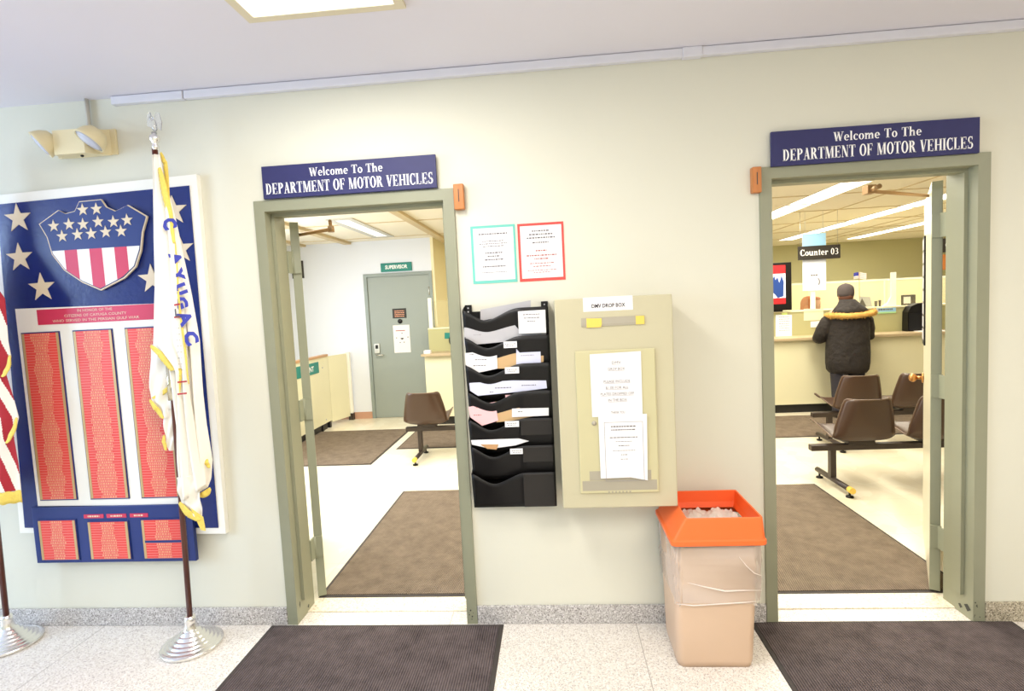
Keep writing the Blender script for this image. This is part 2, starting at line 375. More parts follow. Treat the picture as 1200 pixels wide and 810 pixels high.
def glyph(c):
    g = []
    if c == 'D': g = stem(.08, e=.06)+bowl(.27, .5, .42, .5, -90, 90); a = .76
    elif c == 'E': g = stem(.08, e=.06)+[rect(.2,.62,.94,1),rect(.2,.62,0,.06),rect(.2,.48,.47,.53)]+tick(.57,.76,1)+tick(.57,0,.24)+tick(.44,.38,.62); a = .7
    elif c == 'F': g = stem(.08, e=.06)+[rect(.2,.6,.94,1),rect(.2,.48,.47,.53)]+tick(.55,.76,1)+tick(.44,.38,.62); a = .66
    elif c == 'P': g = stem(.08, e=.06)+bowl(.27, .735, .36, .265, -90, 90); a = .68
    elif c == 'R': g = stem(.08, e=.06)+bowl(.27, .745, .34, .255, -90, 90)+diag(.62,0,.4,.5,.2)+[rect(.52,.78,0,.05)]; a = .78
    elif c == 'A': g = diag(.12,0,.36,1,.06)+diag(.58,0,.36,1,.19)+[rect(.2,.5,.3,.36),rect(.0,.26,0,.05),rect(.44,.74,0,.05)]; a = .74
    elif c == 'T': g = stem(.25, e=.08, top=False)+[rect(.02,.68,.94,1)]+tick(.02,.74,1)+tick(.63,.74,1); a = .7
    elif c == 'M': g = stem(.1, .05, e=.06)+stem(.72, S_, e=.05)+diag(.46,0,.2,1,.19)+diag(.46,0,.76,1,.06); a = 1.0
    elif c == 'N': g = stem(.1, .05, e=.07)+stem(.62, .05, e=.07)+diag(.6,0,.17,1,.2); a = .78
    elif c == 'O': g = bowl(.38, .5, .36, .51); a = .76
    elif c == 'C': g = bowl(.38, .5, .35, .51, 50, 310)+tick(.6,.68,1)+tick(.6,.02,.26); a = .72
    elif c == 'V': g = diag(.36,0,.14,1,.2)+diag(.36,0,.62,1,.06)+[rect(.0,.3,.95,1),rect(.5,.74,.95,1)]; a = .72
    elif c == 'W': g = diag(.32,0,.14,1,.18)+diag(.32,0,.52,1,.06)+diag(.7,0,.5,1,.18)+diag(.7,0,.92,1,.06)+[rect(0,.28,.95,1),rect(.38,.62,.95,1),rect(.8,1.04,.95,1)]; a = 1.02
    elif c == 'H': g = stem(.08, e=.06)+stem(.56, e=.06)+[rect(.2,.6,.47,.53)]; a = .84
    elif c == 'I': g = stem(.08, e=.07); a = .36
    elif c == 'L': g = stem(.08, e=.06)+[rect(.2,.6,0,.06)]+tick(.55,0,.28); a = .66
    elif c == 'S': g = bowl(.3,.745,.25,.265,40,270,.15)+bowl(.3,.27,.27,.28,-140,90,.16)+tick(.46,.74,1)+tick(.04,0,.28)+[rect(.2,.42,.42,.56)]; a = .6
    elif c == 'e': g = bowl(.28,X_/2,.26,X_/2+.01,0,315,.16,.06)+[rect(.1,.5,.31,.37)]; a = .56
    elif c == 'o': g = bowl(.29,X_/2,.27,X_/2+.01,0,360,.16,.06); a = .58
    elif c == 'c': g = bowl(.28,X_/2,.26,X_/2+.01,45,315,.16,.06)+[rect(.36,.46,.46,.58)]; a = .5
    elif c == 'l': g = stem(.06,.16,0,1.02,.05,top=False)+[rect(0,.1,.97,1.02)]; a = .3
    elif c == 't': g = stem(.1,.16,.06,.86,0,False,False)+[rect(0,.36,X_-.05,X_+.01)]+bowl(.26,.13,.16,.14,180,300,.14,.06); a = .38
    elif c == 'h': g = stem(.06,.16,0,1.02,.05,top=False)+stem(.4,.16,0,.5,.05,top=False)+bowl(.37,.42,.19,.24,0,170,.16,.08)+[rect(0,.1,.97,1.02)]; a = .66
    elif c == 'n': g = stem(.06,.16,0,X_,.05,top=False)+stem(.4,.16,0,.45,.05,top=False)+bowl(.37,.42,.19,.24,0,170,.16,.08)+[rect(0,.1,X_-.05,X_)]; a = .66
    elif c == 'm': g = stem(.06,.15,0,X_,.05,top=False)+stem(.38,.15,0,.45,.04,top=False)+bowl(.35,.42,.18,.24,0,170,.15,.08)+stem(.7,.15,0,.45,.04,top=False)+bowl(.67,.42,.18,.24,0,170,.15,.08)+[rect(0,.1,X_-.05,X_)]; a = .94
    elif c == 'u': g = stem(.06,.16,.2,X_,.0,False,False)+stem(.42,.16,0,X_,0,False,False)+bowl(.27,.22,.21,.23,180,350,.16,.08)+[rect(0,.1,X_-.05,X_),rect(.36,.5,X_-.05,X_),rect(.5,.66,0,.05)]; a = .68
    elif c == 'r': g = stem(.06,.16,0,X_,.05,top=False)+bowl(.36,.4,.18,.25,60,160,.1,.1)+[rect(.34,.48,.46,.6),rect(0,.1,X_-.05,X_)]; a = .48
    elif c == '0': g = bowl(.28,.5,.26,.51,0,360,.15,.06); a = .58
    elif c == '3': g = bowl(.24,.74,.25,.26,-90,140,.14,.06)+bowl(.24,.27,.28,.28,-140,90,.15,.06)+[rect(.16,.3,.47,.54)]; a = .56
    else: a = .34
    return g, a
def serif(mb, text, cx, z, h, wid, y, mi=None):
    tot = 0; items = []
    for ch in text:
        g, a = glyph(ch); items.append((g, tot)); tot += a+.03
    k = wid/tot
    for g, ox in items:
        for poly in g:
            mb.face([(cx-wid/2+(ox+px)*k, y, z+py*h) for px, py in poly], mi)

def dashes(mb, x0, x1, z, h, y, fill=.85, mi=None, center=True, wmin=.006, wmax=.02):
    """one run of small unreadable word-like marks"""
    x = x0
    while x < x1-wmin*.5:
        w = min(random.uniform(wmin, wmax), x1-x)
        mb.face([(x, y, z), (x+w, y, z), (x+w, y, z+h), (x, y, z+h)], mi)
        x += w + (wmin+wmax)/2*(1-fill)/fill + .0015

# =================================================================== ROOM
W0 = .17          # wall thickness
CZ = 2.683; OZ = 2.62
DX = (0.0, 2.3785); DW = .9806; DH = 2.14; FW = .052
# front wall between lobby and office with two door openings
o = MB()
xs = [(-4.2, DX[0]+.02), (DX[0]+DW-.02, DX[1]+.02), (DX[1]+DW-.02, 7.9)]
for a, b in xs: o.box(a, b, 0, W0, 0, CZ)
for d in DX: o.box(d+.02, d+DW-.02, 0, W0, DH-.02, CZ)
struct(o.build('wall_front', 'wall', loc=(1, 0, 0)))
struct(MB().box(-4.2, 7.9, -5.2, .10, -.05, 0).build('floor', 'terr', loc=(0, 0, 0)))
struct(MB().box(-4.2, 7.9, -5.2, 0, CZ, CZ+.05).build('ceiling', 'ceil', loc=(0, 0, CZ)))
struct(MB().box(-4.3, -4.2, -5.2, 0, 0, CZ).build('wall_left', 'wall', loc=(-4.2, -2, 0)))
struct(MB().box(7.9, 8.0, -5.2, 0, 0, CZ).build('wall_right', 'wall', loc=(7.9, -2, 0)))
struct(MB().box(-4.2, 7.9, -5.3, -5.2, 0, CZ).build('wall_back', 'wall', loc=(0, -5.2, 0)))
# terrazzo baseboards
for i, (a, b) in enumerate([(-4.2, -.002), (DX[0]+DW+.002, DX[1]-.002), (DX[1]+DW+.002, 7.9)]):
    q = MB().box(a, b, -.016, 0, 0, .092, bev=.003)
    struct(q.build('baseboard_' + ('left', 'middle', 'right')[i], 'base_r' if i == 2 else 'base', loc=(a, 0, 0)))
# thin dark floor joint under baseboards is left to shading
# raceway on top of the wall
for i, (a, b) in enumerate([(-.665, -.30), (-.295, 2.05), (2.135, 7.9)]):
    struct(MB().box(a, b, -.030, 0, 2.642, 2.681, bev=.004).build('trim_%d' % (i+1), 'race', loc=(a, 0, 2.64)))
struct(MB().box(2.05, 2.135, -.034, 0, 2.638, 2.6825, bev=.003).build('trim_4', 'race'))

# office shell
struct(MB().box(-2.6, 12, .10, 11, -.05, 0).build('floor_office', 'vinyl', loc=(0, .1, 0)))
struct(MB().box(-2.6, 12, W0, 11, OZ, OZ+.05).build('ceiling_office', 'oceil', loc=(0, .2, OZ)))
struct(MB().box(-2.7, -2.6, W0, 11, 0, OZ).build('wall_office_left', 'bwall', loc=(-2.6, 1, 0)))
q = MB().box(-2.6, -1.33, 5.283, 5.40, 0, OZ).box(-.31, -.27, 5.283, 5.40, 0, OZ, mi=1).box(-1.33, -.31, 5.283, 5.4, 2.14, OZ)
struct(q.build('wall_office_back', ['bwall', 'ywall'], loc=(-1, 5.283, 0)))
struct(MB().box(-.31, -.27, 5.4, 10.2, 0, OZ).build('wall_office_side', 'ywall', loc=(-.3, 6, 0)))
struct(MB().box(-.3, 12, 10.2, 10.3, 0, OZ).build('wall_office_far', 'green', loc=(2, 10.2, 0)))
struct(MB().box(-.27, 3.0, 7.6, 7.7, 0, OZ).build('wall_office_inner', 'ywall', loc=(1, 7.6, 0)))
struct(MB().box(11.9, 12, W0, 10.2, 0, OZ).build('wall_office_right', 'ywall', loc=(12, 2, 0)))
struct(MB().box(-2.6, -1.335, 5.268, 5.283, 0, .10).build('baseboard_office', 'pinkbase', loc=(-2, 5.27, 0)))
for i, d in enumerate(DX):
    struct(MB().box(d+.05, d+DW-.05, .10, .235, 0, .006, bev=.002).build('trim_sill_%d' % (i+1), 'sill'))

# ceiling grid of the office (tan beams along y and thin cross tees)
for i, (x, w, mt, dz) in enumerate([(-2.2, .07, 'grid', .03), (-1.53, .10, 'grid', .035), (-.15, .09, 'grid', .035)]):
    struct(MB().box(x-w/2, x+w/2, W0, 5.28 if x < -.31 else 9.9, OZ-dz, OZ).build('trim_%d' % (i+5), mt, loc=(x, 1, OZ)))
k = 8
for x in [.46, 1.07, 1.68, 2.29, 2.9, 3.51, 5.2, 6.9, 7.2]:
    struct(MB().box(x-.012, x+.012, W0, 10.1, OZ-.006, OZ).build('trim_%d' % k, 'grid', loc=(x, 1, OZ))); k += 1
for y in [1.25, 2.45, 3.72, 4.95, 6.2, 7.4, 8.6]:
    struct(MB().box(-2.6 if y < 5.2 else -.27, 11.9, y-.012, y+.012, OZ-.007, OZ).build('trim_%d' % k, 'grid', loc=(1, y, OZ))); k += 1

# =================================================================== DOOR FRAMES and DOORS
for i, d in enumerate(DX):
    side = 1 if i == 0 else -1
    fr = thing('door_%d' % (i+1), None, None, (d+DW/2, 0, 0)); fr['kind'] = 'structure'
    q = MB(); fy = -.014
    prof = [(d, 0), (d+FW, 0), (d+FW, DH-FW), (d+DW-FW, DH-FW), (d+DW-FW, 0), (d+DW, 0), (d+DW, DH), (d, DH)]
    q.prism(prof, fy, W0+.012)
    q.build('door_frame', 'frame', fr)
    q = MB(); a, b, st = d+FW, d+DW-FW, .016
    q.prism([(a, .10), (a+st, .10), (a+st, DH-FW-st), (b-st, DH-FW-st), (b-st, .10), (b, .10), (b, DH-FW), (a, DH-FW)], .045, .105)
    q.build('door_stop', 'frame', fr)
    # chips of paint at the foot of the jambs
    q = MB()
    for _ in range(7):
        zz = random.uniform(.02, .11); xx = (d+DW-FW/2 if i == 0 else d+DW-.03)+random.uniform(-.018, .012)
        rr = random.uniform(.0015, .004)
        q.prism([(xx+rr*math.cos(t)*1.0, zz+1.2*rr*math.sin(t)) for t in [0, 1, 2, 3, 4, 5]], fy-.0008, fy)
    q.build('paint_chips', 'frame_dark', fr)
    q = MB(); xj = d+FW if i == 0 else d+DW-FW
    for (yy, zz, w_, h_) in ((.02, .05, .022, .018), (.065, .035, .014, .012)) if i else ((.02, .09, .006, .02), (.11, .03, .01, .01)):
        xa = xj-(.0008 if i else -.0008)
        q.face([(xa, yy-w_, zz), (xa, yy, zz-h_), (xa, yy+w_, zz+h_*.3), (xa, yy, zz+h_)])
    q.build('scuff', 'frame_dark', fr)
    # the leaf, swung into the office past square
    if i == 0: piv = Vector((d+FW+.018, W0+.075, 0)); ang = R(115)
    else: piv = Vector((d+DW-FW+.002, W0+.075, 0)); ang = R(59.2)
    dr = Vector((math.cos(ang), math.sin(ang), 0)); nr = Vector((math.sin(ang), -math.cos(ang), 0)) if i == 0 else Vector((-math.sin(ang), math.cos(ang), 0))
    T = Matrix.Identity(4)
    T.col[0] = (*dr, 0); T.col[1] = (*nr, 0); T.col[2] = (0, 0, 1, 0)   # local x along leaf, y = face normal (toward opening), z up
    T.translation = piv
    lf = thing('door_leaf_dummy', None, None, (0, 0, 0)); COL.objects.unlink(lf); bpy.data.objects.remove(lf)
    q = MB(); q.T = T; q.box(0, .87, -.022, .022, .012, 2.075, bev=.002)
    leaf = q.build('door_leaf', ['leaf', 'leaf_face'], fr)
    for p in leaf.data.polygons:
        if abs(p.normal.dot(nr)) > .9 and p.area > .3 and i == 1: p.material_index = 1
    for hz in (.30, 1.07, 1.86):
        q = MB(); q.T = T; q.box(-.012, .0, -.020, .020, hz-.057, hz+.057)
        q.T = Matrix.Identity(4)
        kx, ky = piv - dr*.004 - nr*0.0 if False else (piv.x, piv.y), None
        jx = d+FW if i == 0 else d+DW-FW
        px_, py_ = piv.x-dr.x*.008+nr.x*-.016, piv.y-dr.y*.008+nr.y*-.016
        q.tube([(px_, py_-.006, hz-.06), (px_, py_-.006, hz+.06)], .0065, 10)
        x0, x1 = sorted((jx-side*.004, px_))
        q.box(min(x0, x1), max(x0, x1)+.0005, W0+.008, py_, hz-.057, hz+.057)
        q.build('hinge', 'leaf', leaf)
    q = MB(); q.T = T
    if i == 1:
        q.tube([(.80, .022, 1.0), (.80, .06, 1.0)], .011, 12); q.T = T @ Matrix.Translation((.80, .078, 1.0)) @ Matrix.Rotation(0, 4, 'X')
        q.ell((0, 0, 0), (.027, .022, .027)); q.T = T @ Matrix.Translation((.80, .024, 1.0)) @ Matrix.Rotation(R(-90), 4, 'X')
        q.lathe(0, 0, [(.033, 0), (.031, .008), (.014, .010)], 20)
        q.build('knob', 'brass', leaf)
        q = MB(); q.T = T; q.box(.60, .80, .022, .030, 1.22, 1.86)
        nb = q.build('notice_board', 'knockblack', leaf)
        q = MB(); q.T = T
        for r_ in range(8): q.box(.615, .785, .030, .0315, 1.25+r_*.076, 1.25+r_*.076+.062)
        q.build('notice_sheet', 'paper2', nb)
    # closer arm from the head of the frame to the leaf
    q = MB()
    if i == 0:
        h0 = Vector((d+.30, .17, 2.055)); h1 = Vector((d+.21, .40, 2.05)); h2 = Vector((piv.x+.30*dr.x, piv.y+.3*dr.y, 2.045))
        q.tube([h0, h1], .009, 8); q.tube([h1, h2], .010, 8); q.tube([h1+Vector((0,0,-.016)), h1+Vector((0,0,.016))], .018, 12)
    else:
        h0 = Vector((d+.62, .17, 2.055)); h1 = Vector((d+.62, .26, 2.05)); h2 = Vector((piv.x+.32*dr.x, piv.y+.32*dr.y, 2.045))
        q.tube([h0, h1], .012, 8); q.tube([h1, h2], .009, 8); q.box(h1.x-.02, h1.x+.02, h1.y-.03, h1.y+.02, 2.035, 2.075)
    q.build('closer_arm', 'closer', fr)

# =================================================================== SIGNS OVER THE DOORS
def door_sign(pts, label, x0, x1, z0, z1, b1, b2):
    t = thing('welcome_sign', label, 'sign', ((x0+x1)/2, -.02, z0))
    MB().box(x0, x1, -.030, -.015, z0, z1, bev=.0015).build('board', 'navysign', t)
    w = x1-x0; h = z1-z0; cx = (x0+x1)/2
    q = MB(); serif(q, 'Welcome To The', cx+b1*w, z0+h*.60, h*.26, w*.425, -.0312)
    q.build('upper_lettering', 'letter', t)
    q = MB(); serif(q, 'DEPARTMENT OF MOTOR VEHICLES', cx+b2*w, z0+h*.13, h*.34, w*(.965 if b2 == 0 else .915), -.0312)
    q.build('lower_lettering', 'letter', t)
door_sign(None, 'navy board with white serif lettering above the left doorway', .062, .908, 2.144, 2.297, -.01, 0)
door_sign(None, 'navy board with white serif lettering above the right doorway', 2.425, 3.300, 2.136, 2.288, .015, .012)

# wooden blocks beside the frames
for (x0, x1, z0, z1, lab) in ((.984, 1.032, 2.036, 2.154, 'small honey wood block with slot at top right corner of the left door frame'),
                              (2.340, 2.380, 2.026, 2.140, 'small honey wood block with slot at top left corner of the right door frame')):
    t = thing('wooden_block', lab, 'wood block', ((x0+x1)/2, 0, z0))
    MB().box(x0, x1, -.035, 0, z0, z1, bev=.004).build('block', 'wood', t)
    c = (x0+x1)/2
    MB().box(c-.002, c+.002, -.0356, -.0345, z0+.035, z1-.025).build('slot', 'frame_dark', t)

# =================================================================== HONOR PLAQUE (left)
PX0, PX1, PZ0, PZ1 = -1.400, -.276, .505, 2.267
t = thing('memorial_board', 'large navy memorial board with white border, stars and striped shield', 'memorial board', (-.84, 0, PZ0))
MB().prism([(-1.405, .518), (-.280, .494), (-.264, 2.284), (-1.352, 2.25)], -.03, -.001).build('border', 'white', t)
MB().prism([(-1.371, .547), (-.315, .527), (-.305, 2.232), (-1.318, 2.205)], -.034, -.0301).build('field', 'navy', t)
def star(mb, cx, cz, r, y0, y1, rot=0):
    mb.prism([(cx+(r if k % 2 == 0 else r*.40)*math.sin(rot+math.pi*k/5), cz+(r if k % 2 == 0 else r*.40)*math.cos(rot+math.pi*k/5)) for k in range(10)], y0, y1)
for (px, py) in ((21, 256), (23, 302), (49, 337), (203, 247), (211, 292), (178, 327)):
    p = at(px, py, 1, -.036); q = MB(); star(q, p.x, p.z, .074, -.0375, -.0342, R(-1)); q.build('star', 'cream', t)
# inner white panel
def quad(px, y): return [(at(a, b, 1, y).x, at(a, b, 1, y).z) for a, b in px]
MB().prism([(-1.272, .665), (-.455, .655), (-.455, 1.672), (-1.272, 1.683)], -.044, -.0345).build('white_panel', 'white', t)
# shield
sh = [(47,263),(69,247),(77,251),(88,248),(93,237),(118,234.5),(124,243),(135,248),(149,241),(171,254),(166,272),(164,293),(158,312),(145,325),(118,339),(97,330),(76,316),(62,298),(56,278)]
shw = [at(a, b, 1, -.05) for a, b in sh]; shp = [(p.x, p.z) for p in shw]
cx = sum(p[0] for p in shp)/len(shp); cz = sum(p[1] for p in shp)/len(shp)
q = MB(); q.prism([(cx+(x-cx)*1.025, cz+(z-cz)*1.025) for x, z in shp], -.0500, -.0400); shield = q.build('shield', 'cream', t)
MB().prism(shp, -.0515, -.0501).build('shield_field', 'navy2', shield)
zc = 1.957; low = [p for p in shp]
# white lower field with crimson stripes: clip the outline under z = zc
def clip(poly, f):   # f(p) >= 0 kept
    out = []
    for i in range(len(poly)):
        a, b = poly[i], poly[(i+1) % len(poly)]; fa, fb = f(a), f(b)
        if fa >= 0: out.append(a)
        if fa*fb < 0:
            tt = fa/(fa-fb); out.append((a[0]+tt*(b[0]-a[0]), a[1]+tt*(b[1]-a[1])))
    return out
lowp = clip(shp, lambda p: zc-p[1]); lowp = [(cx+(x-cx)*.985, min(zc, cz+(z-cz)*.985)) for x, z in lowp]
MB().prism(lowp, -.0525, -.0516).build('stripe_field', 'white', shield)
lx0 = min(p[0] for p in lowp); lx1 = max(p[0] for p in lowp); wN = (lx1-lx0)/7
q = MB()
for kk in (1, 3, 5):
    a, b = lx0+kk*wN, lx0+(kk+1)*wN
    pp = clip(clip(lowp, lambda p: p[0]-a), lambda p: b-p[0])
    if len(pp) > 2: q.prism(pp, -.0533, -.0526)
q.build('crimson_stripes', 'redw', shield)
for (px, py) in ((97,246),(113,245),(63,265),(81,263),(97.5,263),(115,260),(133,260),(149,258),(73,277),(91,275),(107,274),(124,272),(142,271)):
    p = at(px, py, 1, -.052); q = MB(); star(q, p.x, p.z, .0315, -.0535, -.0516); q.build('small_star', 'cream', shield)
# heading plate
p0 = quad([(57, 365), (180, 357), (181, 378), (58, 385)], -.046)
MB().box(-1.155, -.50, -.0465, -.0441, 1.596, 1.672).build('heading_plate', 'redw', t)
q = MB()
for r_, (tx, w_) in enumerate((('IN HONOR OF THE', .185), ('CITIZENS OF CAYUGA COUNTY', .33), ('WHO SERVED IN THE PERSIAN GULF WAR', .46))):
    sans(q, tx, -.845, 1.652-r_*.0235, .0185, -.0468, wid=w_)
q.build('heading_lettering', 'cream', t)

def name_column(parent, x0, x1, z0, z1, rows, y=-.044, fill=None, header=True):
    c = MB().box(x0-.006, x1+.006, y-.004, y-.0002, z0-.006, z1+.006).build('name_plate_frame', 'navy2', parent)
    MB().box(x0+.000, x1-.0, y-.0062, y-.0041, z0, z1).build('name_plate_panel', 'red', c)
    for a_ in (x0-.001, x1-.012): MB().box(a_, a_+.013, y-.0072, y-.0062, z0, z1).build('gold_edge', 'gold_edge', c)
    q = MB(); dz = (z1-z0)/rows
    for r_ in range(rows):
        z = z0+r_*dz; q.face([(x0+.013, y-.0066, z), (x1-.013, y-.0066, z), (x1-.013, y-.0066, z+dz*.16), (x0+.013, y-.0066, z+dz*.16)])
    q.build('plate_gaps', 'pinkline', c)
    q = MB(); mid = (x0+x1)/2; w = .035
    for r_ in range(rows):
        z = z0+r_*dz+dz*.24
        w = min((x1-x0)*.27, max((x1-x0)*.15, w+random.uniform(-.009, .009)))
        dashes(q, mid-w, mid+w, z, dz*.58, y-.0070, .78, wmin=.003, wmax=.011)
    q.build('engraved_names', 'tan', c)
for (x0, x1) in ((-1.246, -1.050), (-.968, -.768), (-.692, -.492)):
    name_column(t, x0, x1, .700, 1.555, 62)
# lower addition board
t2 = thing('memorial_extension_board', 'low navy board with three red name panels hung below the big memorial board', 'memorial board', (-.86, 0, .37))
MB().box(-1.300, -.432, -.056, -.0353, .366, .660, bev=.002).build('board', 'navy2', t2)
for (x0, x1, z0, z1) in ((-1.262, -1.062, .386, .592), (-.990, -.778, .386, .580), (-.700, -.478, .386, .585)):
    name_column(t2, x0, x1, z0, z1, 15, y=-.0561)
MB().box(-.690, -.49, -.0645, -.0632, .468, .480).build('divider_strip', 'navy2', t2)
for (a, b) in ((-1.012, -.905), (-.888, -.782), (-.762, -.665)):
    q = MB().box(a, b, -.0585, -.0561, .600, .620).build('title_strip', 'redw', t2)
    q2 = MB(); dashes(q2, a+.022, b-.022, .606, .008, -.0588, .8, wmin=.004, wmax=.012); q2.build('engraving', 'cream', q)

# =================================================================== EMERGENCY LIGHT
t = thing('emergency_light', 'ivory twin-head emergency light on the wall above the memorial board', 'emergency light', (-.78, 0, 2.40))
MB().box(-.985, -.672, -.012, 0, 2.412, 2.535, bev=.003).build('back_plate', 'ivory', t)
q = MB(); q.loft([[(-.90, -.12, 2.395), (-.745, -.12, 2.395), (-.745, -.12, 2.508), (-.90, -.12, 2.508)],
                  [(-.945, -.012, 2.408), (-.70, -.012, 2.408), (-.70, -.012, 2.530), (-.945, -.012, 2.530)]])
for f in q.bm.faces: f.smooth = False
q.build('housing', 'ivory', t)
MB().ell((-.80, -.075, 2.396), (.008, .006, .006)).build('test_button', 'knockblack', t)
def emhead(c, dirv, r=.066):
    d = Vector(dirv).normalized(); T = d.to_track_quat('Z', 'Y').to_matrix().to_4x4(); T.translation = Vector(c)
    q = MB(); q.T = T
    q.lathe(0, 0, [(.018, -.072), (.040, -.064), (.056, -.040), (.064, -.012), (.066, 0), (.062, .001), (.060, -.004)], 28)
    h = q.build('lamp_head', 'ivory', t)
    q = MB(); q.T = T; q.lathe(0, 0, [(.060, -.003), (.045, .004), (.02, .008), (.002, .009)], 28)
    q.build('lens', 'lens', h)
emhead((-.968, -.118, 2.446), (-.64, -.50, -.60)); emhead((-.708, -.135, 2.440), (-.40, -.47, -.80), .07)
MB().tube([(-.80, -.016, 2.50), (-.80, -.016, CZ)], .010).build('conduit', 'conduit', t)

# =================================================================== NOTICES
def notice(name, label, x0, x1, z0, z1, rim, lines, tilt=0):
    t = thing(name, label, 'notice', ((x0+x1)/2, 0, z0))
    MB().box(x0, x1, -.0022, -.0004, z0, z1).build('backing_card', rim, t)
    MB().box(x0+.012, x1-.010, -.0030, -.0023, z0+.014, z1-.012).build('sheet', 'paper', t)
    return t
t = notice('notice', 'printed notice on teal card left of the red notice', 1.050, 1.262, 1.686, 1.958, 'teal', None)
q = MB(); cxn = 1.156
for (z, hw, h, bold) in ((1.915, .068, .006, 0), (1.882, .052, .004, 0), (1.870, .066, .004, 0), (1.858, .05, .004, 0), (1.826, .040, .006, 0), (1.810, .030, .006, 0), (1.794, .044, .006, 0), (1.762, .056, .006, 0), (1.736, .062, .003, 0)):
    dashes(q, cxn-hw, cxn+hw, z, h, -.0033, .82, wmin=.004, wmax=.014)
q.build('printed_lines', 'ink2', t)
t = notice('notice', 'printed notice on red card right of the teal notice', 1.273, 1.489, 1.685, 1.956, 'redcard', None)
q = MB(); q2 = MB(); cxn = 1.381
for (z, hw, h, m_) in ((1.916, .040, .006, 0), (1.900, .055, .006, 0), (1.884, .066, .006, 0), (1.862, .040, .006, 0), (1.824, .026, .006, 1), (1.802, .070, .006, 1), (1.786, .034, .006, 1), (1.766, .056, .004, 1), (1.752, .040, .004, 1), (1.734, .068, .003, 1), (1.724, .04, .003, 1)):
    dashes(q if m_ == 0 else q2, cxn-hw, cxn+hw, z, h, -.0033, .82, wmin=.004, wmax=.014)
q.build('printed_lines', 'ink2', t); q2.build('pale_printed_lines', 'inkr', t)

# =================================================================== WALL FILE RACK
RX0, RX1 = 1.004, 1.400
t = thing('wall_file_rack', 'black plastic wall file rack with seven stepped pockets between doorway and drop box', 'file rack', (1.2, 0, .61))
NP = 7; ztop = 1.560; zbot = .612; step = (ztop-zbot)/NP
MB().box(RX0+.01, RX1-.008, -.006, -.0005, zbot+.05, 1.555).build('back_panel', 'black', t)
for xx in (RX0+.016, RX1-.016):
    q = MB(); q.prism([(xx-.018, 1.49), (xx+.018, 1.49), (xx+.016, 1.588), (xx-.016, 1.588)], -.012, -.0005)
    h = q.build('hanging_tab', 'black', t)
    q = MB()
    for zz in (1.556, 1.573): q.prism([(xx+.004*math.cos(a_), zz+.004*math.sin(a_)) for a_ in [k_*math.pi/4 for k_ in range(8)]], -.0126, -.0121)
    q.build('peg_hole', 'paper2', h)
def ptop(u):      # wave of the pocket lip: high at left end, dip, high at right
    if u < .28: return -.052*math.sin(u/.28*math.pi/2)**1.5
    return -.052*(1-(math.sin(min(1, (u-.28)/.40)*math.pi/2))**1.6)
pocket_front = {}
for i in range(NP):
    zt = 1.570-i*step*.955; zb = zt-step*1.28
    yb = -.010; yf = -.082
    last = i == NP-1
    q = MB(); n = 28
    x0, x1 = RX0+.004*(i % 2), RX1
    if last: zb = zbot
    def front(u, v, zt=zt, zb=zb, x0=x0, x1=x1):
        top = zt-.006+ptop(u); z = zb+.0+(top-zb)*v
        y = -.052-.034*v
        if .63 < u: y -= .004
        return (x0+(x1-x0)*u, y, z)
    q.grid(front, n, 6)
    # sides and floor
    for xx in (x0, x1):
        q.face([(xx, -.004, zb+.02), (xx, -.052, zb), (xx, -.086, zt-.006), (xx, -.02, zt+.012), (xx, -.004, zt+.012)])
    q.face([(x0, -.004, zb+.02), (x1, -.004, zb+.02), (x1, -.052, zb), (x0, -.052, zb)])
    q.build('pocket', 'black', t, solid=.0025, smooth=False)
    # recessed stiffener block at the right
    if i >= 4:
        zt2 = zt-.014; q = MB().box(x0+.245, x1-.006, -.0935, -.082, max(zb+.012, zt-.085 if not last else zb+.006), zt2, bev=.002)
        q.build('label_holder', 'black2', t)
# white name labels on the pockets
for (px, py, w_, h_) in ((598, 404, .062, .030), (600, 434, .066, .030), (600, 497, .066, .028), (606, 529, .066, .026)):
    p = at(px, py, 1, -.089); q = MB().box(p.x-w_/2, p.x+w_/2, -.0905, -.0885, p.z-h_/2, p.z+h_/2)
    lb = q.build('pocket_label', 'paper', t); q = MB(); dashes(q, p.x-w_*.38, p.x+w_*.38, p.z+.002, .003, -.0908, .8, wmin=.003, wmax=.01); dashes(q, p.x-w_*.3, p.x+w_*.3, p.z-.006, .003, -.0908, .8, wmin=.003, wmax=.01)
    q.build('label_print', 'ink2', lb)
# sheets standing in the pockets
def sheet(name, label, cat, px, y, mt, marks=None, grp=None, sub='ink2'):
    pts = [at(a, b, 1, y) for a, b in px]
    q = MB(); q.prism([(p.x, p.z) for p in pts], y-.0012, y+.0012); 
    if marks:
        zs = [p.z for p in pts]; 
        for (a, b, hw) in marks:
            p = at(a, b, 1, y-.0016); dashes(q, p.x-hw, p.x+hw, p.z, .004, y-.0016, .82, mi=1, wmin=.004, wmax=.012)
    o = q.build(name, [mt, sub]); tag(o, label, cat, grp); return o
sheet('paper_sheet', 'grey tilted leaflet sticking out of the topmost rack pocket', 'paper', [(563,363),(622,352),(622,366),(563,376)], -.045, 'paper2')
sheet('form_sheet', 'long white form filling the second rack pocket', 'paper', [(544,381),(611,375),(640,375),(640,395),(600,400),(544,405)], -.070, 'paper2', [(560,393,.02),(580,384,.01)], sub='ink3')
sheet('form_sheet', 'small white card with printed heading at right of the top rack pocket', 'paper', [(607,365),(639,363),(640,390),(608,391)], -.092, 'paper', [(623,369,.04),(623,373,.035),(623,377,.02)])
sheet('form_sheet', 'white form at the left end of the third rack pocket', 'paper', [(545,414),(582,410),(583,432),(560,437),(546,428)], -.074, 'paper', [(553,416,.010),(564,422,.03),(562,429,.03)], sub='ink2')
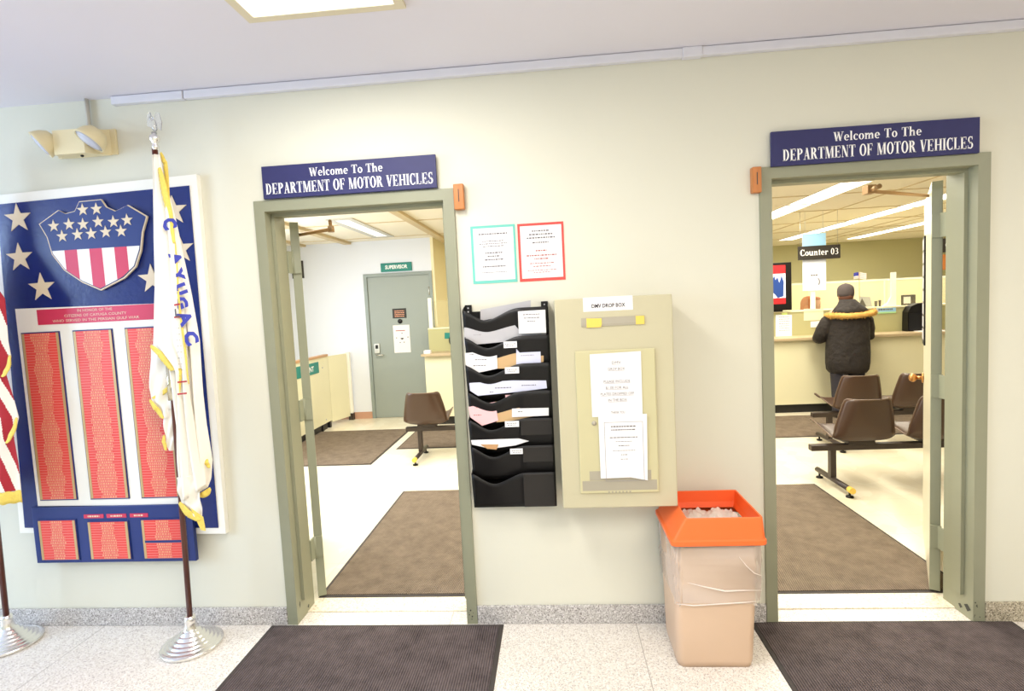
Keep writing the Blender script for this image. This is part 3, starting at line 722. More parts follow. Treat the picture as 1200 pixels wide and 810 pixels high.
sheet('envelope', 'manila envelope between two white forms in the third rack pocket', 'envelope', [(581,410),(637,405),(637,424),(606,432),(582,432)], -.070, 'manila')
sheet('form_sheet', 'white form over the manila envelope at right in the third rack pocket', 'paper', [(605,408),(633,406),(634,426),(605,429)], -.074, 'paper3', [(615,411,.014),(618,417,.03)], sub='ink3')
sheet('form_sheet', 'wide bluish printed form in the fourth rack pocket', 'paper', [(550,449),(600,446),(640,446),(641,455),(610,459),(560,464),(551,458)], -.074, 'paper3', [(576,450,.008),(590,455,.04),(620,452,.035),(576,460,.008)], sub='ink2')
sheet('form_sheet', 'pink sheet at the left end of the fifth rack pocket', 'paper', [(549,477),(580,471),(584,493),(565,499),(551,489)], -.074, 'pinkp', [(559,478,.005),(560,487,.02)], sub='inkr')
sheet('folder', 'manila folder beside the pink sheet in the fifth rack pocket', 'folder', [(580,471),(633,467),(634,486),(600,493),(582,495)], -.070, 'manila')
sheet('form_sheet', 'pink tipped white slip above the manila folder', 'paper', [(592,463),(612,462),(619,470),(593,471)], -.066, 'pinkp', [(601,466,.015)])
sheet('form_sheet', 'folded white slip at right of the fifth rack pocket', 'paper', [(600,479),(643,478),(643,487),(600,489)], -.077, 'paper', [(610,483,.012)])
sheet('form_sheet', 'white papers lying in the sixth rack pocket', 'paper', [(552,516),(608,514),(620,517),(604,522),(575,526),(553,521)], -.074, 'paper')
sheet('folder', 'small brown folder edge beneath the white papers in the sixth rack pocket', 'folder', [(563,521),(584,521),(582,527),(571,526)], -.0775, 'woodcap')

# =================================================================== DROP BOX
# laid out on its own drawing, then brought to size and pushed out to the depth of the box
MB.DEF = Matrix(((.947, 0, 0, .0755), (0, 1, 0, -.132), (0, 0, .947, .0835), (0, 0, 0, 1)))
t = thing('drop_box', 'large beige steel drop box mounted on the wall above the orange-topped bin', 'drop box', (1.68, 0, .668))
BX0, BX1, BZ0, BZ1, BY = 1.430, 1.956, .618, 1.592, -.108
MB().box(BX0, BX1, BY, .1315, BZ0, BZ1, bev=.004).build('body', 'box', t)
MB().box(1.513, 1.872, BY-.010, BY-.0005, .690, 1.353, bev=.004).build('access_door', 'box2', t)
q = MB().box(1.548, 1.832, BY-.004, BY-.0003, 1.462, 1.502, bev=.001).build('mail_slot', 'slot', t)
MB().box(1.556, 1.826, BY-.0048, BY-.0041, 1.468, 1.472).build('slot_gap', 'greytape', q)
q = MB(); q.prism([(1.572, 1.458), (1.635, 1.458), (1.640, 1.47), (1.640, 1.498), (1.572, 1.500)], BY-.006, BY-.0042); q.build('yellow_tape', 'yellow', t)
MB().box(1.792, 1.830, BY-.006, BY-.0042, 1.463, 1.501).build('yellow_tape', 'yellow', t)
MB().box(1.558, 1.838, BY-.0112, BY-.0102, .752, .796).build('grey_tape', 'greytape', t)
MB().box(1.524, 1.862, BY-.0112, BY-.0102, .704, .750).build('grey_tape', 'greytape', t)
q = MB(); 
for k_ in range(7): q.box(1.640+k_*.016, 1.648+k_*.016, BY-.0108, BY-.0101, .692, .700)
q.build('embossed_mark', 'greytape', t)
q = MB(); q.T = MB.DEF @ Matrix.Translation((1.588, BY-.010, 1.02)) @ Matrix.Rotation(R(90), 4, 'X'); q.lathe(0, 0, [(.011, 0), (.010, .004), (.002, .005)], 16); q.build('key_lock', 'slot', t)
q = MB().box(1.560, 1.782, BY-.0012, BY-.0003, 1.530, 1.594)
o = q.build('paper_label', 'paper'); tag(o, 'white strip reading DMV DROP BOX at the top of the drop box', 'label')
q = MB(); sans(q, 'DMV DROP BOX', 1.672, 1.546, .024, BY-.0016, wid=.150, bold=.0006); q.build('lettering', 'ink', o)
pt = quad([(691,415.5),(751,411.5),(753,486),(694,489)], BY-.013)
o = MB().prism(pt, BY-.013, BY-.0118).build('paper_notice', 'paper'); tag(o, 'white typed sheet about the drop box taped on the upper half of its door', 'notice')
q = MB(); cxn = 1.697
for r_, (tx, w_) in enumerate((('DMV', .040), ('DROP BOX', .075), ('', 0), ('PLEASE INCLUDE', .118), ('$1.00 FOR ALL', .102), ('PLATES DROPPED OFF', .150), ('IN THE BOX', .084), ('', 0), ('THANK YOU', .062))):
    if tx:
        z_ = 1.290-r_*.0285
        sans(q, tx, cxn, z_, .0165, BY-.0134, wid=w_)
        if r_ < 7: q.box(cxn-w_/2, cxn+w_/2, BY-.0137, BY-.0134, z_-.0035, z_-.0025)
q.build('lettering', 'ink2', o)
pt = quad([(701,487),(758,485),(759,563),(739,559.5),(704,561)], BY-.017)
o = MB().prism(pt, BY-.017, BY-.0158).build('paper_notice', 'paper'); tag(o, 'white notice with thin printed border overlapping the lower half of the drop box door', 'notice')
q = MB(); xb0, xb1, zb0, zb1 = 1.632, 1.806, .750, 1.024
for a_ in ((xb0, xb1, zb0, zb0+.002), (xb0, xb1, zb1-.002, zb1), (xb0, xb0+.002, zb0, zb1), (xb1-.002, xb1, zb0, zb1)): q.box(a_[0], a_[1], BY-.0176, BY-.0172, a_[2], a_[3])
q.build('printed_border', 'ink3', o)
q = MB(); cxn = 1.718
for (z, hw, h) in ((1.000, .055, .007), (.985, .055, .006), (.950, .062, .005), (.932, .036, .003), (.912, .024, .005), (.890, .05, .003), (.870, .014, .004), (.850, .016, .003)): dashes(q, cxn-hw, cxn+hw, z, h*.8, -.0175+BY, .84, wmin=.004, wmax=.014)
q.build('printed_lines', 'ink2', o)

MB.DEF = Matrix.Identity(4)
# =================================================================== WASTE BIN
t = thing('waste_bin', 'beige plastic waste bin with clear liner and orange open-top lid', 'waste bin', (2.05, -.23, 0))
def rrect(x0, x1, y0, y1, z, r=.025, n=5):
    out = []
    for (cx_, cy_, a0) in ((x1-r, y1-r, 0), (x0+r, y1-r, 90), (x0+r, y0+r, 180), (x1-r, y0+r, 270)):
        for k_ in range(n+1):
            a_ = R(a0+90*k_/n); out.append((cx_+r*math.cos(a_), cy_+r*math.sin(a_), z))
    return out
q = MB(); q.loft([rrect(1.893, 2.200, -.335, -.075, .001, .03), rrect(1.887, 2.206, -.340, -.070, .03, .03), rrect(1.878, 2.228, -.356, -.045, .55, .03)], cap=True)
q.build('bin_body', 'canbody', t)
q = MB()
def bagring(z, g, ph):
    base = rrect(1.872, 2.236, -.362, -.039, z, .035, 12); c_ = Vector((2.052, -.20, z)); out = []
    tt = (z-.02)/.53
    for k_, p in enumerate(base):
        p = Vector(p); v = p-c_; sc = .935+.065*tt
        p = Vector((c_.x+v.x*sc+.004, c_.y+v.y*sc, z)); w = g*(math.sin(k_*1.9+ph)+.6*math.sin(k_*4.1+ph*2))
        out.append((p.x+v.x*w, p.y+v.y*w, z+g*.35*math.sin(k_*1.1+ph)))
    return out
q.loft([bagring(z, g, ph) for z, g, ph in ((.560, .01, 0), (.53, .03, .5), (.50, .035, .9), (.47, .03, 1.6), (.44, .04, 2.2), (.41, .03, 2.6), (.385, .045, 3), (.36, .03, 3.4), (.33, .03, 3.8), (.300, .02, 4.4), (.292, .03, 4.5))], cap=False)
q.build('liner_bag', 'bag', t)
for pts_, rr_ in (([(1.883, -.366, .299), (1.95, -.368, .292), (2.05, -.369, .298), (2.15, -.367, .303), (2.222, -.362, .306)], [.001, .0028, .0022, .0026, .001]),
                  ([(1.93, -.370, .392), (2.0, -.373, .375), (2.08, -.373, .356), (2.15, -.372, .358), (2.23, -.367, .355)], [.0005, .0025, .0035, .0025, .0008]),
                  ([(2.14, -.369, .50), (2.17, -.371, .46), (2.20, -.371, .43), (2.235, -.366, .415)], [.0005, .002, .002, .0006])):
    q = MB(); q.tube(pts_, rr_, 8); q.build('liner_fold', 'bagfold', t)
# lid: outer skirt sloping in, top rim, inner funnel
q = MB()
q.loft([rrect(1.868, 2.250, -.382, -.018, .552, .02), rrect(1.866, 2.252, -.384, -.016, .556, .02), rrect(1.866, 2.252, -.384, -.016, .572, .02), rrect(1.876, 2.247, -.378, -.022, .578, .018),
        rrect(1.926, 2.240, -.366, -.036, .660, .010), rrect(1.930, 2.238, -.364, -.038, .665, .008), rrect(1.936, 2.232, -.358, -.044, .663, .008)], cap=False)
for f in q.bm.faces: f.smooth = False
ld = q.build('lid', 'orange', t)
q = MB()
q.loft([rrect(1.936, 2.232, -.358, -.044, .663, .008), rrect(1.946, 2.226, -.352, -.050, .615, .008), rrect(1.956, 2.218, -.344, -.058, .590, .008)], cap=False)
for f in q.bm.faces: f.smooth = False
q.build('lid_funnel', 'orange_in', ld)
q = MB(); q.grid(lambda u, v: (1.905+.30*u, -.338+.27*v, .585+.012*math.sin(u*23+v*9)*math.sin(v*17+u*5)+.006*math.sin(u*60)*math.cos(v*41)), 40, 24)
q.build('crumpled_bag_inside', 'bagin', t)

# =================================================================== MATS
def floor_mat(label, x0, x1, y0, y1, mt, th=.008, grp=None):
    t = thing('floor_mat', label, 'mat', ((x0+x1)/2, (y0+y1)/2, 0), grp)
    q = MB(); b = .022
    q.loft([[(x0,y0,.0005),(x1,y0,.0005),(x1,y1,.0005),(x0,y1,.0005)], [(x0+.004,y0+.004,.004),(x1-.004,y0+.004,.004),(x1-.004,y1-.004,.004),(x0+.004,y1-.004,.004)]])
    for f in q.bm.faces: f.smooth = False
    q.build('rubber_edge', 'mat_edge', t)
    q = MB().box(x0+b, x1-b, y0+b, y1-b, .003, th)
    q.build('carpet', mt, t)
floor_mat('dark ribbed mat on the lobby floor before the left doorway', -.085, 1.112, -1.85, -.020, 'mat_l')
floor_mat('dark ribbed mat on the lobby floor before the right doorway', 2.300, 3.480, -1.85, -.006, 'mat_l')
floor_mat('brown ribbed mat just inside the left doorway', .045, 1.25, .245, 1.985, 'mat_o')
floor_mat('brown ribbed mat just inside the right doorway', 2.30, 3.490, .242, 1.925, 'mat_o')
floor_mat('brown mat beside the low cream partition by the supervisor door', -1.93, -.53, 2.83, 4.47, 'mat_o')
floor_mat('long brown mat running along the service counter', -.44, 6.4, 3.42, 4.50, 'mat_o')

# =================================================================== CEILING LIGHTS
def panel_light(name, label, x0, x1, y0, y1, z, mt, fr='gold_frame', rim=.035, grp=None, dz=.012):
    t = thing(name, label, 'ceiling light', ((x0+x1)/2, (y0+y1)/2, z-dz), grp)
    q = MB()
    for b in ((x0, x1, y0, y0+rim), (x0, x1, y1-rim, y1), (x0, x0+rim, y0+rim, y1-rim), (x1-rim, x1, y0+rim, y1-rim)): q.box(b[0], b[1], b[2], b[3], z-dz, z-.0005)
    q.build('frame', fr, t)
    MB().box(x0+rim, x1-rim, y0+rim, y1-rim, z-dz*.6, z-.001).build('diffuser', mt, t)
panel_light('ceiling_light', 'square-edged fluorescent panel set in the lobby ceiling at the top of the view', .345, .940, -1.78, -.562, CZ, 'glow_l')
STR = [(4.27, 4.59, 3.05), (4.27, 4.59, 4.30), (5.98, 6.28, 3.90), (5.98, 6.28, 5.15), (5.98, 6.28, 6.40), (5.98, 6.28, 7.65), (7.55, 7.85, 5.7), (7.55, 7.85, 6.95), (7.55, 7.85, 8.2)]
names = {0: 'nearest fluorescent fixture of the left row over the service counter', 1: 'farther fluorescent fixture of the left row over the service counter'}
rows = {4.27: 'left', 5.98: 'middle', 7.55: 'right'}
ordn = ['nearest', 'second', 'third', 'farthest']
cnt = {}
for (a, b, y) in STR:
    n_ = cnt.get(a, 0); cnt[a] = n_+1; tot = len([1 for q_ in STR if q_[0] == a]); wd = 'farthest' if n_ == tot-1 else ordn[n_]
    panel_light('ceiling_light', '%s fluorescent fixture in the %s ceiling row seen through the right doorway' % (wd, rows[a]), a, b, y, y+1.2, OZ, 'glow', 'oceil', .012, grp='fluorescent fixtures in the office ceiling')
panel_light('ceiling_light', 'pale fluorescent fixture in the office ceiling seen through the left doorway', -1.02, -.72, 3.3, 4.9, OZ, 'glow_dim', 'gridg', .07)
panel_light('ceiling_light', 'fluorescent fixture in the office ceiling between the two doorways', 1.6, 1.9, 2.2, 3.4, OZ, 'glow', 'oceil', .012)

# =================================================================== BENCH SEATING
def bench(label, x0, cxs, yb, x1, foot_x):
    t = thing('beam_seating', label, 'waiting bench', (x0, yb, 0), 'brown waiting benches')
    MB().box(x0, x1, yb+.06, yb+.12, .297, .343, bev=.004).build('beam', 'beam', t)
    for cx_ in cxs:
        # one-piece shell: seat front -> seat rear -> back top
        prof = [(.47, .405, .200), (.46, .420, .212), (.42, .425, .218), (.30, .405, .222), (.16, .378, .226), (.06, .372, .228), (.00, .390, .230), (-.035, .43, .228), (-.055, .50, .220), (-.075, .60, .200), (-.092, .69, .178), (-.098, .715, .168), (-.099, .724, .152)]
        def sf(u, v, prof=prof, cx_=cx_):
            k_ = v*(len(prof)-1); i_ = min(int(k_), len(prof)-2); f_ = k_-i_
            a_, b_ = prof[i_], prof[i_+1]; y_, z_, w_ = [a_[j]*(1-f_)+b_[j]*f_ for j in range(3)]
            s_ = 2*u-1; e_ = abs(s_)**5
            up_ = 1-min(1, max(0, (v-.35)/.3))
            return (cx_+w_*s_, yb+y_+.055*e_*(1-up_)+.012*s_*s_*(1-up_)*1.5, z_+.045*e_*up_+.006*abs(s_)**2*up_)
        q = MB(); q.grid(sf, 20, 36)
        sh_ = q.build('seat_shell', 'shell', t, solid=.008)
        q = MB(); pts = [sf(0, k_/30) for k_ in range(31)]+[sf(k_/10, 1) for k_ in range(1, 10)]+[sf(1, k_/30) for k_ in range(30, -1, -1)]
        q.tube(pts, .0065, 8); q.build('rolled_rim', 'shell_edge', sh_)
        MB().box(cx_-.10, cx_+.10, yb+.05, yb+.20, .343, .372, bev=.003).build('seat_bracket', 'beam', t)
    for fx in foot_x:
        MB().box(fx-.022, fx+.022, yb+.065, yb+.115, .075, .300, bev=.003).build('leg_post', 'beam', t)
        q = MB().tube([(fx, yb-.19, .062), (fx, yb+.34, .062)], .021, 12); fb = q.build('foot_bar', 'beam', t)
        MB().tube([(fx, yb-.215, .062), (fx, yb-.165, .062)], .0235, 12).build('yellow_end_cap', 'yellow', fb)
        for yy in (yb-.17, yb+.30):
            MB().lathe(fx, yy, [(.008, .045), (.008, .016), (.026, .012), (.028, .001)], 14).build('glide', 'black', fb)
bench('front brown bench of moulded seats seen through the right doorway', 3.43, [3.81, 4.37, 4.93], 1.78, 5.3, [3.60, 5.1])
bench('rear brown bench of moulded seats nearest the person at the counter', 3.99, [4.40, 4.95, 5.50], 2.98, 5.9, [4.16, 5.7])
bench('brown bench with its end seat seen through the left doorway', -.19, [.04, .60, 1.16], 2.94, 1.6, [-.045, 1.4])

# =================================================================== SERVICE COUNTER
CX0, CX1 = -.37, 8.2
t = thing('service_counter', 'long cream service counter with tan ledge and olive riser', 'counter', (3, 4.65, 0))
MB().box(CX0+.03, CX1, 4.65, 5.1, .115, .95).build('front_panel', 'panel', t)
MB().box(CX0+.06, CX1, 4.70, 5.08, 0, .115).build('toe_kick', 'kick', t)
MB().box(CX0, CX1, 4.575, 4.960, .950, .985, bev=.004).build('ledge', 'countertop', t)
MB().box(CX0+.03, CX1, 4.960, 5.1, .951, 1.300).build('riser', 'green2', t)
MB().box(CX0+.03, CX1, 4.950, 5.25, 1.300, 1.318).build('riser_cap', 'panel', t)
gl = MB()
segs = [(-.33, 1.3), (1.32, 2.9), (2.92, 4.10), (4.60, 4.86), (4.95, 5.88), (5.99, 7.0)]
for k_, (a, b) in enumerate(segs):
    o = MB().box(a, b, 5.055, 5.061, 1.318, 1.70).build('glass_screen', 'glass')
    tag(o, ['clear glass screen at the left end of the counter', 'clear glass screen on the counter between the doorways', 'clear glass screen left of the display screen', 'narrow glass screen between the display screen and the white post', 'wide glass screen behind the person in the parka', 'glass screen behind the black machine at the right'][k_], 'glass screen')
for (x, z1, lab) in ((4.905, 1.70, 'white post in front of the clerk'), (5.935, 1.765, 'white post with flared foot right of the person in the parka')):
    q = MB(); q.prism([(x-.055 if x > 5 else x-.028, 1.318), (x+.028, 1.318), (x+.026, z1), (x-.026, z1), (x-.026, 1.40)] if x < 5 else [(x-.14, 1.318), (x+.03, 1.318), (x+.028, z1), (x-.028, z1), (x-.03, 1.45), (x-.075, 1.36)], 5.015, 5.05)
    tag(q.build('screen_post', 'white'), lab, 'post')
q = MB().box(-.335, -.285, 5.02, 5.05, 1.318, 1.74); tag(q.build('screen_post', 'white'), 'white post at the left end of the glass screen', 'post')

# things on and above the counter ------------------------------------------------
# portrait display
t = thing('display_screen', 'black framed upright display showing red and white picture above the counter', 'screen', (4.35, 4.93, 1.33))
MB().box(4.10, 4.580, 4.90, 4.945, 1.335, 1.965, bev=.006).build('housing', 'black', t)
q = MB(); q.box(4.14, 4.500, 4.897, 4.8995, 1.42, 1.93, mi=0); q.box(4.14, 4.500, 4.8955, 4.8969, 1.82, 1.93, mi=1); q.box(4.14, 4.500, 4.8955, 4.8969, 1.42, 1.50, mi=1)
q.prism([(4.18, 1.52), (4.30, 1.50), (4.32, 1.60), (4.40, 1.50), (4.47, 1.52), (4.48, 1.70), (4.45, 1.80), (4.42, 1.70), (4.40, 1.78), (4.37, 1.74), (4.36, 1.80), (4.32, 1.72), (4.20, 1.78)], 4.8958, 4.8968, mi=2)
q.build('picture', ['screen_w', 'screen_r', 'screen_b'], t)
MB().box(4.22, 4.46, 4.90, 4.958, 1.3185, 1.335).build('stand', 'black', t)
# hanging counter sign
def hang_sign(x0, x1, z0, z1, y, text, label, w_):
    t = thing('hanging_sign', label, 'sign', ((x0+x1)/2, y, z0))
    MB().box(x0, x1, y, y+.02, z0, z1, bev=.002).build('board', 'blacksign', t)
    q = MB(); serif(q, text, (x0+x1)/2, z0+(z1-z0)*.30, (z1-z0)*.45, w_, y-.001); q.build('lettering', 'letter', t)
    for xx in (x0+.03, x1-.03): MB().tube([(xx, y+.01, z1), (xx, y+.01, OZ)], .0022, 6).build('wire', 'steel', t)
hang_sign(4.69, 5.225, 1.985, 2.165, 4.95, 'Counter 03', 'black hanging sign reading Counter 03 above the counter', .49)
hang_sign(6.485, 6.99, 1.985, 2.165, 4.95, 'Counter', 'black hanging sign behind the right door edge with a white letter C', .42)
o = thing('hanging_wooden_sign', 'small brown wooden board hanging under the second black sign', 'wooden board', (6.65, 4.98, 1.76)); MB().box(6.46, 6.85, 4.975, 5.0, 1.76, 1.96, bev=.003).build('panel', 'wood', o)
for xx in (6.50, 6.80): MB().tube([(xx, 4.988, 1.96), (xx, 4.988, OZ)], .002, 6).build('wire', 'steel', o)
# banner behind the sign
t = thing('hanging_banner', 'tall pale banner hanging behind the Counter 03 sign', 'banner', (4.91, 5.0, 1.57))
MB().box(4.765, 5.065, 5.000, 5.004, 1.575, 2.33).build('sheet', 'poster_bl', t)
q = MB(); q.box(4.765, 5.065, 4.9985, 4.9999, 2.10, 2.33); q.build('blue_area', 'pblue', t)
q = MB(); dashes(q, 4.87, 4.96, 1.77, .02, 4.9985, .8, wmin=.02, wmax=.03)
for b in bowl(.5, .5, .5, .5, -70, 90, .25, .12): q.face([(4.93+px*.055, 4.9985, 1.64+py*.10) for px, py in b])
q.build('printing', 'ink2', t)
q = MB().tube([(4.80, 5.002, 2.33), (4.80, 5.002, OZ)], .002, 6).tube([(5.03, 5.002, 2.33), (5.03, 5.002, OZ)], .002, 6); q.build('wire', 'steel', t)
# papers on the riser
def note(name, label, cat, px, y, mt, th=.003, sub=None):
    p = quad(px, y); o = MB().prism(p, y, y+th).build(name, mt); tag(o, label, cat); return o
n1 = note('paper_notice', 'white paper taped on the olive riser left of the person', 'notice', [(909,369),(928,369),(928,395),(909,395)], 4.955, 'poster_bl')
q = MB(); 
for k_ in range(7): dashes(q, 4.43, 4.57, 1.24-k_*.03, .008, 4.9535, .8, wmin=.01, wmax=.03)
q.build('printed_lines', 'ink3', n1)
MB().box(4.47, 4.54, 4.952, 4.9545, 1.27, 1.315).build('tape', 'palegreen', n1)
note('paper_notice', 'cream card on the riser beneath the white post in front of the clerk', 'notice', [(942,362),(965,362),(965,375),(942,376)], 4.955, 'panel')
note('paper_notice', 'small white card below the cream card on the riser', 'notice', [(950,377),(964,376),(964,383),(950,384)], 4.952, 'paper')
b = note('banner_strip', 'pale blue and green printed strip on the riser right of the person', 'sign', [(1024,360),(1050,359),(1050,367),(1024,368)], 4.952, 'pblue')
q = MB(); p = quad([(1024,366),(1050,365),(1050,367),(1024,368)], 4.951); q.prism(p, 4.951, 4.9518); q.build('green_edge', 'pgreen', b)
q = MB(); dashes(q, 5.70, 5.88, 1.27, .02, 4.9508, .85, wmin=.01, wmax=.03); q.build('printing', 'ink2', b)
# small flag on the glass
fl = thing('small_flag', 'tiny pale American flag standing on the riser behind the person in the parka', 'flag', (5.52, 5.20, 1.318))
MB().tube([(5.60, 5.21, 1.318), (5.60, 5.21, 1.80)], .004, 8).build('stick', 'woodcap', fl)
q = MB(); q.grid(lambda u, v: (5.555+.17*u-.03, 5.208+.008*math.sin(u*7), 1.785-.085*v+.01*math.sin(u*5)), 10, 7, mi=lambda u, v: 2 if (u < 4 and v < 4) else v % 2)
q.build('cloth', ['paper', 'pinkp', 'blue_letter'], fl)
# calendar, cup, photo frame, black machine
o = thing('desk_calendar', 'grey tilted desk calendar behind the counter right of the person', 'calendar', (5.62, 5.13, 1.318))
q = MB(); q.prism([(5.53, 1.320), (5.72, 1.320), (5.69, 1.455), (5.565, 1.465)], 5.12, 5.13); q.build('page', 'paper2', o)
q = MB(); q.prism([(5.54, 1.33), (5.64, 1.33), (5.585, 1.44)], 5.118, 5.1195); q.build('picture', 'ink', o)
for (x, r_, h_, lab) in ((5.765, .020, .075, 'small dark cup nearest the desk calendar'), (5.815, .016, .085, 'small dark pen cup beside the white post')):
    t_ = MB().lathe(x, 5.12, [(r_*.8, 1.3185), (r_, 1.3185+h_), (r_*.9, 1.3185+h_), (r_*.7, 1.33)], 16); tag(t_.build('cup', 'beam'), lab, 'cup')
o = thing('photo_frame', 'small dark photo frame on top of the riser above the black machine', 'photo frame', (6.19, 5.14, 1.318))
q = MB(); q.box(6.10, 6.28, 5.13, 5.145, 1.3185, 1.455, bev=.003); q.build('frame', 'beam', o); MB().box(6.125, 6.215, 5.128, 5.1299, 1.34, 1.43).build('picture', 'paper', o)
t = thing('counter_machine', 'black round-topped machine standing on the counter ledge beside the door edge', 'machine', (6.2, 4.8, .985))
q = MB(); q.prism([(5.995, .986), (6.36, .986), (6.36, 1.35), (6.12, 1.345), (6.04, 1.31), (5.998, 1.24)], 4.83, 4.945); q.build('housing', 'black', t)
MB().box(6.01, 6.35, 4.822, 4.8295, 1.0, 1.22).build('front_cover', 'knockblack', t)
o = MB().box(6.05, 6.34, 4.60, 4.80, .9855, .993).build('paper_stack', 'paper'); tag(o, 'white papers on the ledge before the black machine', 'paper')
o = MB().lathe(5.36, 4.82, [(.020, .9855), (.03, 1.06), (.031, 1.10), (.024, 1.10), (.02, 1.0)], 18).build('paper_cup', 'paper'); tag(o, 'white cup on the ledge at the right elbow of the person', 'cup')
# left end details
o = MB().box(-.34, -.25, 4.62, 4.70, .9855, 1.03, bev=.003).build('card_holder', 'paper'); tag(o, 'small white card holder at the left end of the counter ledge', 'card holder')
o = note('small_sign', 'small teal sign on the riser near the left counter end', 'sign', [(521,390),(527,390),(527,397),(521,397)], 4.955, 'tealsign')
q = MB(); q.T = Matrix.Translation((.055, 4.93, 1.13)) @ Matrix.Rotation(R(90), 4, 'X'); q.lathe(0, 0, [(.10, 0), (.10, .015), (.085, .022), (.08, .018), (.01, .018)], 28)
o = q.build('black_disc', 'black'); tag(o, 'round black rimmed disc against the riser beside the left door frame', 'disc')  # round black thing, modelled as a plain rimmed disc
for f_ in (0,):
    q = MB(); q.lathe(.07, 7.1, [(.05, 1.36), (.02, 1.42), (.03, 1.52), (.015, 1.56), (.02, 1.70)], 14)
# office partitions behind the glass
for (x0, x1, y, z1, lab) in ((-.2, 2.9, 6.9, 1.66, 'low cream office partition behind the glass seen through the left doorway'), (3.9, 8.6, 6.9, 1.71, 'low cream office partition behind the clerk')):
    t = thing('office_partition', lab, 'partition', ((x0+x1)/2, y, 0))
    MB().box(x0, x1, y, y+.05, .0, z1-.03).build('panel', 'ywall', t)
    MB().box(x0, x1, y-.008, y+.058, z1-.03, z1).build('top_rail', 'white', t)
    for xx in [x0+1.5*k_ for k_ in range(1, int((x1-x0)/1.5)+1)]: MB().box(xx-.012, xx+.012, y-.004, y, 0, z1-.03).build('joint_strip', 'white', t)
o = thing('desk', 'desk with pale top behind the clerk', 'desk', (6.3, 6.4, 0)); MB().box(5.6, 7.0, 6.1, 6.75, .72, .75, bev=.003).build('desk_top', 'panel', o)
for xx in (5.65, 6.95):
    for yy in (6.15, 6.70): MB().box(xx-.025, xx+.025, yy-.025, yy+.025, 0, .72).build('leg', 'beam', o)

# =================================================================== LEFT OFFICE END
t = thing('supervisor_door', 'grey green door with lever lock and posted notices in the office back wall', 'door', (-.82, 5.28, 0))
MB().prism([(-1.330, 0), (-1.282, 0), (-1.282, 2.092), (-.358, 2.092), (-.358, 0), (-.310, 0), (-.310, 2.14), (-1.330, 2.14)], 5.262, 5.40).build('frame', 'bframe', t)
lf = MB().box(-1.280, -.360, 5.285, 5.328, .006, 2.09).build('leaf', 'bdoor', t)
q = MB().box(-1.235, -1.155, 5.262, 5.285, .97, 1.115, bev=.004); lk = q.build('lock_body', 'steel', lf); MB().box(-1.215, -1.175, 5.259, 5.262, 1.04, 1.095).build('keypad', 'black', lk)
MB().tube([(-1.20, 5.262, .95), (-1.20, 5.225, .95), (-1.09, 5.222, .945)], .011, 10).build('lever', 'steel', lk)
for hz in (.3, 1.05, 1.85): MB().tube([(-.362, 5.262, hz-.06), (-.362, 5.262, hz+.06)], .009, 8).build('hinge', 'steel', lf)
o = MB().box(-.930, -.725, 5.278, 5.2845, 1.475, 1.617).build('door_plaque', 'blacksign'); tag(o, 'small black plaque on the grey green door above the round knocker', 'plaque')
q = MB(); 
for k_ in range(4): dashes(q, -.90, -.755, 1.575-k_*.026, .010, 5.2775, .85, wmin=.012, wmax=.03)
q.build('plaque_lettering', 'tan', o)
q = MB(); q.T = Matrix.Translation((-.825, 5.2845, 1.428)) @ Matrix.Rotation(R(90), 4, 'X'); q.lathe(0, 0, [(.034, 0), (.034, .012), (.018, .022), (.002, .024)], 20); tag(q.build('round_bell', 'knockblack'), 'round black knob below the plaque on the grey green door', 'knob')
o = MB().box(-.938, -.692, 5.280, 5.2845, .965, 1.372).build('poster', 'paper'); tag(o, 'white poster with a small face drawing on the grey green door', 'poster')
q = MB(); q.box(-.90, -.76, 5.2786, 5.2796, 1.285, 1.297, mi=1); q.prism([(-.84, 1.175), (-.81, 1.155), (-.78, 1.175), (-.81, 1.185)], 5.2786, 5.2796)
for (a, b) in ((-.90, 1.18), (-.73, 1.185), (-.815, 1.245), (-.85, 1.11), (-.79, 1.112)): q.box(a, a+.015, 5.2786, 5.2796, b, b+.012)
q.build('drawing', ['ink', 'inkr'], o)
t = thing('supervisor_sign', 'teal sign reading SUPERVISOR above the grey green door', 'sign', (-.82, 5.28, 2.15))
MB().box(-1.060, -.595, 5.266, 5.2825, 2.158, 2.285, bev=.006).build('board', 'tealsign', t)
q = MB(); sans(q, 'SUPERVISOR', -.828, 2.198, .075, 5.2655, wid=.33, bold=.002); q.build('lettering', 'letter', t)
t = thing('wall_sign', 'black sign on the office wall beside the left door edge, mostly hidden', 'sign', (-2.3, 5.28, 2.13))
MB().box(-2.40, -2.225, 5.262, 5.2825, 2.135, 2.392, bev=.003).build('board', 'blacksign', t)
q = MB(); serif(q, 'E', -2.30, 2.22, .09, .055, 5.2612); q.build('lettering', 'letter', t)
